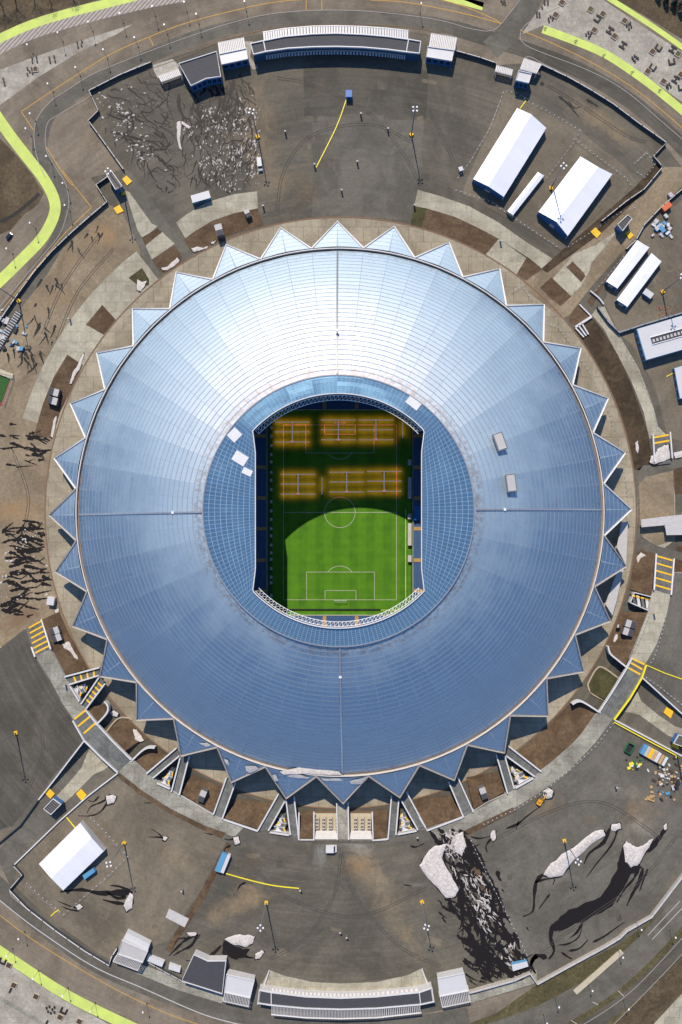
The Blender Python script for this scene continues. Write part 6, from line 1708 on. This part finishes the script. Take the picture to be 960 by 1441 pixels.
# south streaks
wetfield([(600,1163),(645,1160),(664,1178),(752,1368),(735,1382),(684,1380),(655,1352),(637,1300),(628,1262),(640,1245),(622,1195)], 190, lambda x, y: 58 if y < 1320 else 45, 42, 5.2, PZ+.030, 'wet', wob=.9)
wetfield([(645,1335),(700,1330),(720,1375),(660,1390)], 26, 35, 26, 4.5, PZ+.065, 'wet')
wetfield([(610,1255),(650,1262),(650,1300),(612,1295)], 10, 40, 26, 3.5, PZ+.065, 'wet')
snowbits([(612,1163),(645,1165),(668,1215),(700,1280),(745,1360),(700,1360),(672,1290),(640,1230)], 300, PZ+.08, 'scattered strips of old snow in the dark meltwater at lower right of centre', .15, .85, 2.6, -60, 26)
snowpile([(590,1218),(600,1202),(612,1190),(630,1187),(622,1208),(635,1231),(646,1252),(640,1262),(628,1264),(610,1244)], PZ, 'large dirty snow pile beside the black meltwater on the south plaza', 1.8)
snowpile([(640,1175),(652,1170),(656,1190),(650,1205),(640,1195)], PZ+.05, 'ragged snow pile at the top of the black meltwater', 1.2)
wetpoly([(878,1190),(872,1205),(868,1225),(845,1262),(800,1280),(780,1298),(776,1310),(790,1310),(830,1292),(862,1275),(878,1250),(888,1230),(905,1222),(895,1218),(884,1212)], PZ+.03)
wetpoly([(905,1195),(918,1185),(930,1170),(938,1162),(938,1170),(925,1190),(912,1200)], PZ+.032)
m_ = MB()
for pts, w_ in (([(905,1222),(900,1240),(890,1258),(882,1275)],7),([(900,1215),(893,1235),(880,1250),(868,1270)],6),([(912,1222),(905,1240),(900,1255)],4),([(862,1160),(868,1170),(860,1190),(840,1215),(826,1234)],4),([(858,1165),(850,1185),(830,1200),(822,1216)],6),
        ([(765,1230),(755,1240),(752,1260),(750,1282),(736,1290)],6),([(752,1242),(765,1238),(780,1236),(778,1245)],4),([(774,1258),(765,1270),(758,1280)],3),([(778,1300),(775,1320),(780,1338),(772,1350)],7),([(785,1330),(800,1328),(815,1318),(820,1298)],3),([(820,1298),(812,1312),(802,1320)],5),
        ([(800,1338),(815,1335),(828,1322)],3.5),([(770,1348),(755,1345),(748,1358),(754,1370)],8),([(756,1345),(750,1350),(745,1362)],9),([(790,1340),(800,1347),(806,1350)],4),([(834,1326),(850,1318),(868,1305),(880,1297)],3.5),([(700,1225),(702,1235),(706,1240)],6),([(706,1251),(710,1256)],3),
        ([(662,1177),(675,1180),(692,1176)],3),([(692,1180),(684,1190),(686,1200)],4),([(712,1166),(728,1160),(740,1150),(760,1135)],4),([(730,1155),(726,1168)],3),([(741,1304),(744,1310)],3),([(787,1312),(790,1300)],3)):
    addstreak(m_, pts, w_, PZ+.036)
tag(m_.build('meltwater', 'wet'), kind='structure')
snowpile([(765,1231),(775,1215),(800,1197),(820,1182),(838,1169),(850,1168),(852,1176),(832,1188),(808,1210),(792,1232),(775,1235)], PZ, 'long snow bank beside the mast at lower right', 1.7)
snowpile([(861,1160),(872,1158),(874,1166),(866,1170),(860,1167)], PZ, 'small round snow lump above the long snow bank', 1.2)
snowpile([(877,1190),(882,1183),(890,1190),(895,1192),(905,1190),(914,1182),(920,1180),(914,1192),(900,1215),(888,1221),(880,1213)], PZ, 'horned snow pile above the broad meltwater at lower right', 1.6)
snowpile([(934,1162),(938,1158),(939,1166),(935,1170)], PZ, 'tiny snow lump at the right end of the horned pile', .8, amp=.4)
snowpile([(766,1112),(773,1109),(779,1114),(777,1122),(769,1124),(764,1119)], PZ, 'round snow heap beside the yellow excavator', 2.4, amp=.6)
snowpile([(692,1170),(697,1168),(698,1180),(694,1184),(690,1178)], PZ, 'small snow lump at the top of the right plaza', .8, amp=.6)
snowpile([(316,1322),(330,1316),(350,1315),(359,1318),(355,1328),(345,1333),(330,1330)], PZ, 'flat snow pile left of centre on the south plaza', 1.2)
snowpile([(359,1343),(368,1337),(372,1340),(366,1348),(360,1350)], PZ, 'small snow lump right of the flat pile', .9, amp=.6)
wetpoly([(315,1324),(332,1332),(352,1336),(345,1346),(330,1350),(312,1342)], PZ+.03)
m_ = MB()
for pts, w_ in (([(312,1330),(300,1342),(285,1350),(262,1352)],5),([(350,1345),(335,1347),(320,1345)],4),([(358,1348),(345,1347)],4),([(278,1315),(262,1322),(248,1335),(238,1345)],5),([(278,1315),(270,1330),(255,1338),(244,1345)],5),([(262,1320),(250,1322),(243,1335)],2.5),([(282,1314),(278,1322)],2.5),
        ([(182,1258),(165,1256),(140,1257),(115,1252),(85,1255)],9),([(178,1262),(165,1264),(150,1255)],6),([(176,1272),(160,1270),(145,1266)],6),([(186,1256),(170,1248),(155,1246)],5),([(110,1278),(98,1275),(82,1268)],3),([(112,1282),(98,1280),(86,1275)],3),
        ([(150,1125),(140,1130),(128,1135),(122,1145)],3),([(152,1128),(142,1142),(128,1148),(110,1148)],3),([(140,1120),(132,1128),(124,1126)],2.5),([(232,1180),(222,1178),(208,1178)],3),([(230,1180),(222,1172),(212,1166)],2),([(213,1130),(202,1130)],2.5),([(300,1175),(288,1172)],2.5),
        ([(325,1190),(316,1195),(318,1206)],3.5),([(330,1180),(322,1182),(315,1180)],3),([(577,1190),(585,1192),(597,1187)],3.5),([(346,1242),(338,1246),(334,1254)],3.5),([(568,1245),(580,1247)],3)):
    addstreak(m_, pts, w_, PZ+.036)
tag(m_.build('meltwater', 'wet'), kind='structure')
snowpile([(149,1120),(158,1118),(164,1121),(160,1130),(151,1132)], PZ, 'snow lump above the lone marquee at lower left', 1.2, amp=.6)
snowpile([(174,1275),(180,1262),(184,1255),(188,1262),(186,1278),(178,1283)], PZ, 'snow lump below the mast at lower left', 1.4, amp=.8)
snowpile([(106,1275),(112,1272),(117,1276),(110,1281)], PZ, 'small snow lump below the lone marquee', .7, amp=.5)
snowpile([(230,1177),(236,1178),(233,1183),(229,1182)], PZ, 'tiny snow lump on the brown yard at lower left', .7, amp=.4)
snowpile([(328,1178),(336,1177),(338,1186),(331,1189)], PZ, 'snow lump at the lower end of the left promenade', .9, amp=.5)
snowpile([(262,1312),(276,1312),(278,1316),(268,1318)], PZ, 'thin snow strip at the lower left beside meltwater', .5, amp=.4)
lowsnow = lambda x, y: .06+max(0, min(1, (math.hypot(x-CX, y-CY)-417)/43))*(PZ-.2)
snowpile([(88,905),(97,903),(102,912),(108,922),(110,928),(105,926),(98,916),(90,912)], 2, 'snow tongue below the vent shafts in the left soil bed', .7, lowsnow, amp=.8)
snowpile([(187,1027),(192,1026),(198,1034),(203,1042),(198,1044),(190,1040)], 1, 'snow lump in the soil bed beside the left lower road', .8, lowsnow, amp=.8)
snowpile([(155,1002),(160,999),(167,1004),(165,1009),(157,1007)], .5, 'snow lump on the left lower road', .8, None, amp=.6)
snowpile([(77,858),(83,856),(83,864),(79,868)], .3, 'small snow lump under the white cabin at left', .6, None, amp=.5)
snowpile([(866,893),(869,892),(869,899),(865,904),(863,902)], 2, 'small snow lump beside the right vent shafts', .5, lowsnow, amp=.4)
snowpile([(896,785),(902,777),(909,782),(902,785),(898,792)], 1, 'snow wedge at the top of the right soil bed', .6, lowsnow, amp=.6)
snowpile([(914,650),(916,642),(922,640),(925,632),(935,626),(941,626),(943,645),(930,650),(921,653)], .9, 'big white snow patch covering the stair at the right', .7, None, amp=.8)
snowpile([(948,637),(975,630),(975,640),(950,645)], .3, 'snow strip by the right edge below the snowy stair', .6, None, amp=.6)
for q_, lab in (([(117,497),(119,499),(112,520),(105,530),(101,540),(98,540),(102,525),(110,512)], 'thin snow tongue on the upper left soil bed'),([(76,590),(80,585),(78,600),(74,616),(71,614),(74,600)], 'thin snow tongue below the upper left vent shafts'),
        ([(193,393),(200,397),(207,395),(204,402),(198,410),(193,408)], 'ragged snow patch beside the small green bed at upper left'),([(227,377),(236,375),(246,366),(249,362),(253,366),(246,374),(236,380),(229,380)], 'curved snow strip in the bed by the upper left access road'),
        ([(269,349),(278,347),(286,349),(292,346),(292,349),(280,353),(272,354)], 'snow strip at the tip of the dark north-west bed'),([(297,341),(304,338),(302,342),(298,344)], 'small snow strip beside the dark vent shaft'),
        ([(893,620-40),(896,582),(897,640-8),(893,630)], 'x'),([(894,623),(898,620),(899,628),(898,638),(895,634)], 'narrow snow lump at the lower end of the long dark bed')):
    if lab != 'x': snowpile(q_, .06, lab, .5, None, amp=.6)
# snow caught on the roof rim (bottom)
def rs(x, y): return 20.9
for q_, lab in (([(394,1086),(420,1080),(450,1082),(478,1086),(481,1091),(455,1090),(425,1089),(400,1090)], 'long snow strip caught in the gutter at the bottom of the roof'),([(397,1087+4),(425,1092),(436,1095),(418,1095),(400,1092)], 'x'),
        ([(346,1078),(360,1078),(364,1082),(352,1088),(346,1084)], 'snow patch on the roof point left of bottom centre'),([(452,1095),(480,1096),(482,1099),(456,1099)], 'snow strip on the bottom roof point, left half'),([(492,1099),(510,1095),(516,1093),(508,1104),(494,1103)], 'snow strip on the bottom roof point, right half'),
        ([(280,1046),(292,1045),(297,1049),(290,1051)], 'snow patch on a roof point at lower left'),([(315,1068),(321,1070),(323,1078),(318,1074)], 'snow patch at a roof notch at lower left'),([(383,1091),(388,1090),(392,1098),(388,1100)], 'small snow patch at a roof notch left of bottom centre'),
        ([(399,1088),(420,1090),(436,1094),(434,1096),(412,1094),(398,1091)], 'thin snow strip on the roof point left of bottom centre')):
    if lab == 'x': continue
    def zf_(x, y):
        X, Y, _ = P(x, y, 19); r = math.hypot(X-SX, Y-SY)
        return 21.0 if r < 153 else zs(r)+1.1
    if 'gutter' in lab: zf_ = lambda x, y: 21.4
    snowpile(q_, 20, lab, .35, zf_, amp=.6, name='roof_snow')
# ================================================================== TREES
def tree(px, py, z, h, label, seed, spread=.5):
    r_ = random.Random(seed); X, Y, _ = P(px, py, z)
    t = thing('bare_tree', label, 'tree', (X, Y, z), 'bare trees at the edge of the picture'); local(t)
    MB().tube((0,0,0),(0,0,h*.55),h*.03,h*.018,7).build('trunk', 'bark', t)
    m_ = MB()
    def br(p_, d, l, r0, dep):
        e_ = p_+d*l; m_.tube(tuple(p_), tuple(e_), r0*.7, r0*.4, 4)
        if dep:
            for k in range(3):
                nd = (d+Vector((r_.gauss(0,.5), r_.gauss(0,.5), r_.gauss(.1,.25)))).normalized(); br(e_, nd, l*r_.uniform(.55,.8), r0*.6, dep-1)
    for k in range(9):
        a = k*.7+r_.random(); br(Vector((0,0,h*r_.uniform(.3,.55))), Vector((math.cos(a)*spread, math.sin(a)*spread, .7)).normalized(), h*.22, h*.012, 4)
    m_.build('crown', 'bark', t)
for k, (a, b_, h, lab) in enumerate(((4,10,11,'bare dark tree in the top left corner'),(22,2,12,'bare dark tree second from the top left corner'),(48,-2,10,'bare dark tree at the top left, right of the pair'),(72,4,8,'small bare tree beside the footpath at top left'),(103,-6,9,'bare tree above the green path at top left'))):
    tree(a, b_, 0 if b_ < 700 else PZ, h, lab, 5+k)
def conifer(px, py, z, h, label, seed):
    r_ = random.Random(seed); X, Y, _ = P(px, py, z)
    t = thing('pine_tree', label, 'tree', (X, Y, z), 'dark conifers at the top right corner'); local(t)
    MB().tube((0,0,0),(0,0,h*.9),h*.025,h*.006,6).build('trunk', 'bark', t)
    m_ = MB()
    for k in range(260):
        f = r_.random()**.7; rr = (1-f)*h*.27*r_.uniform(.5,1.1)+.1; a = r_.uniform(0, 6.28); c = Vector((math.cos(a)*rr, math.sin(a)*rr, h*(.12+.88*f)))
        d = Vector((math.cos(a), math.sin(a), -.25))*r_.uniform(.6,1.3); s = Vector((-math.sin(a), math.cos(a), 0))*r_.uniform(.2,.5)
        m_.add([c-s, c+s, c+d], [(0,1,2)])
    m_.build('crown', 'needle', t)
for k, (a, b_, h) in enumerate(((936,2,7),(947,8,6),(956,12,8),(966,4,9),(925,-6,7))):
    conifer(a, b_, 0, h, f'dark conifer in the top right corner, {ords[k]} of five' if k < 5 else '', 40+k)
for o in bpy.data.objects:
    if '_local' in o: del o['_local']
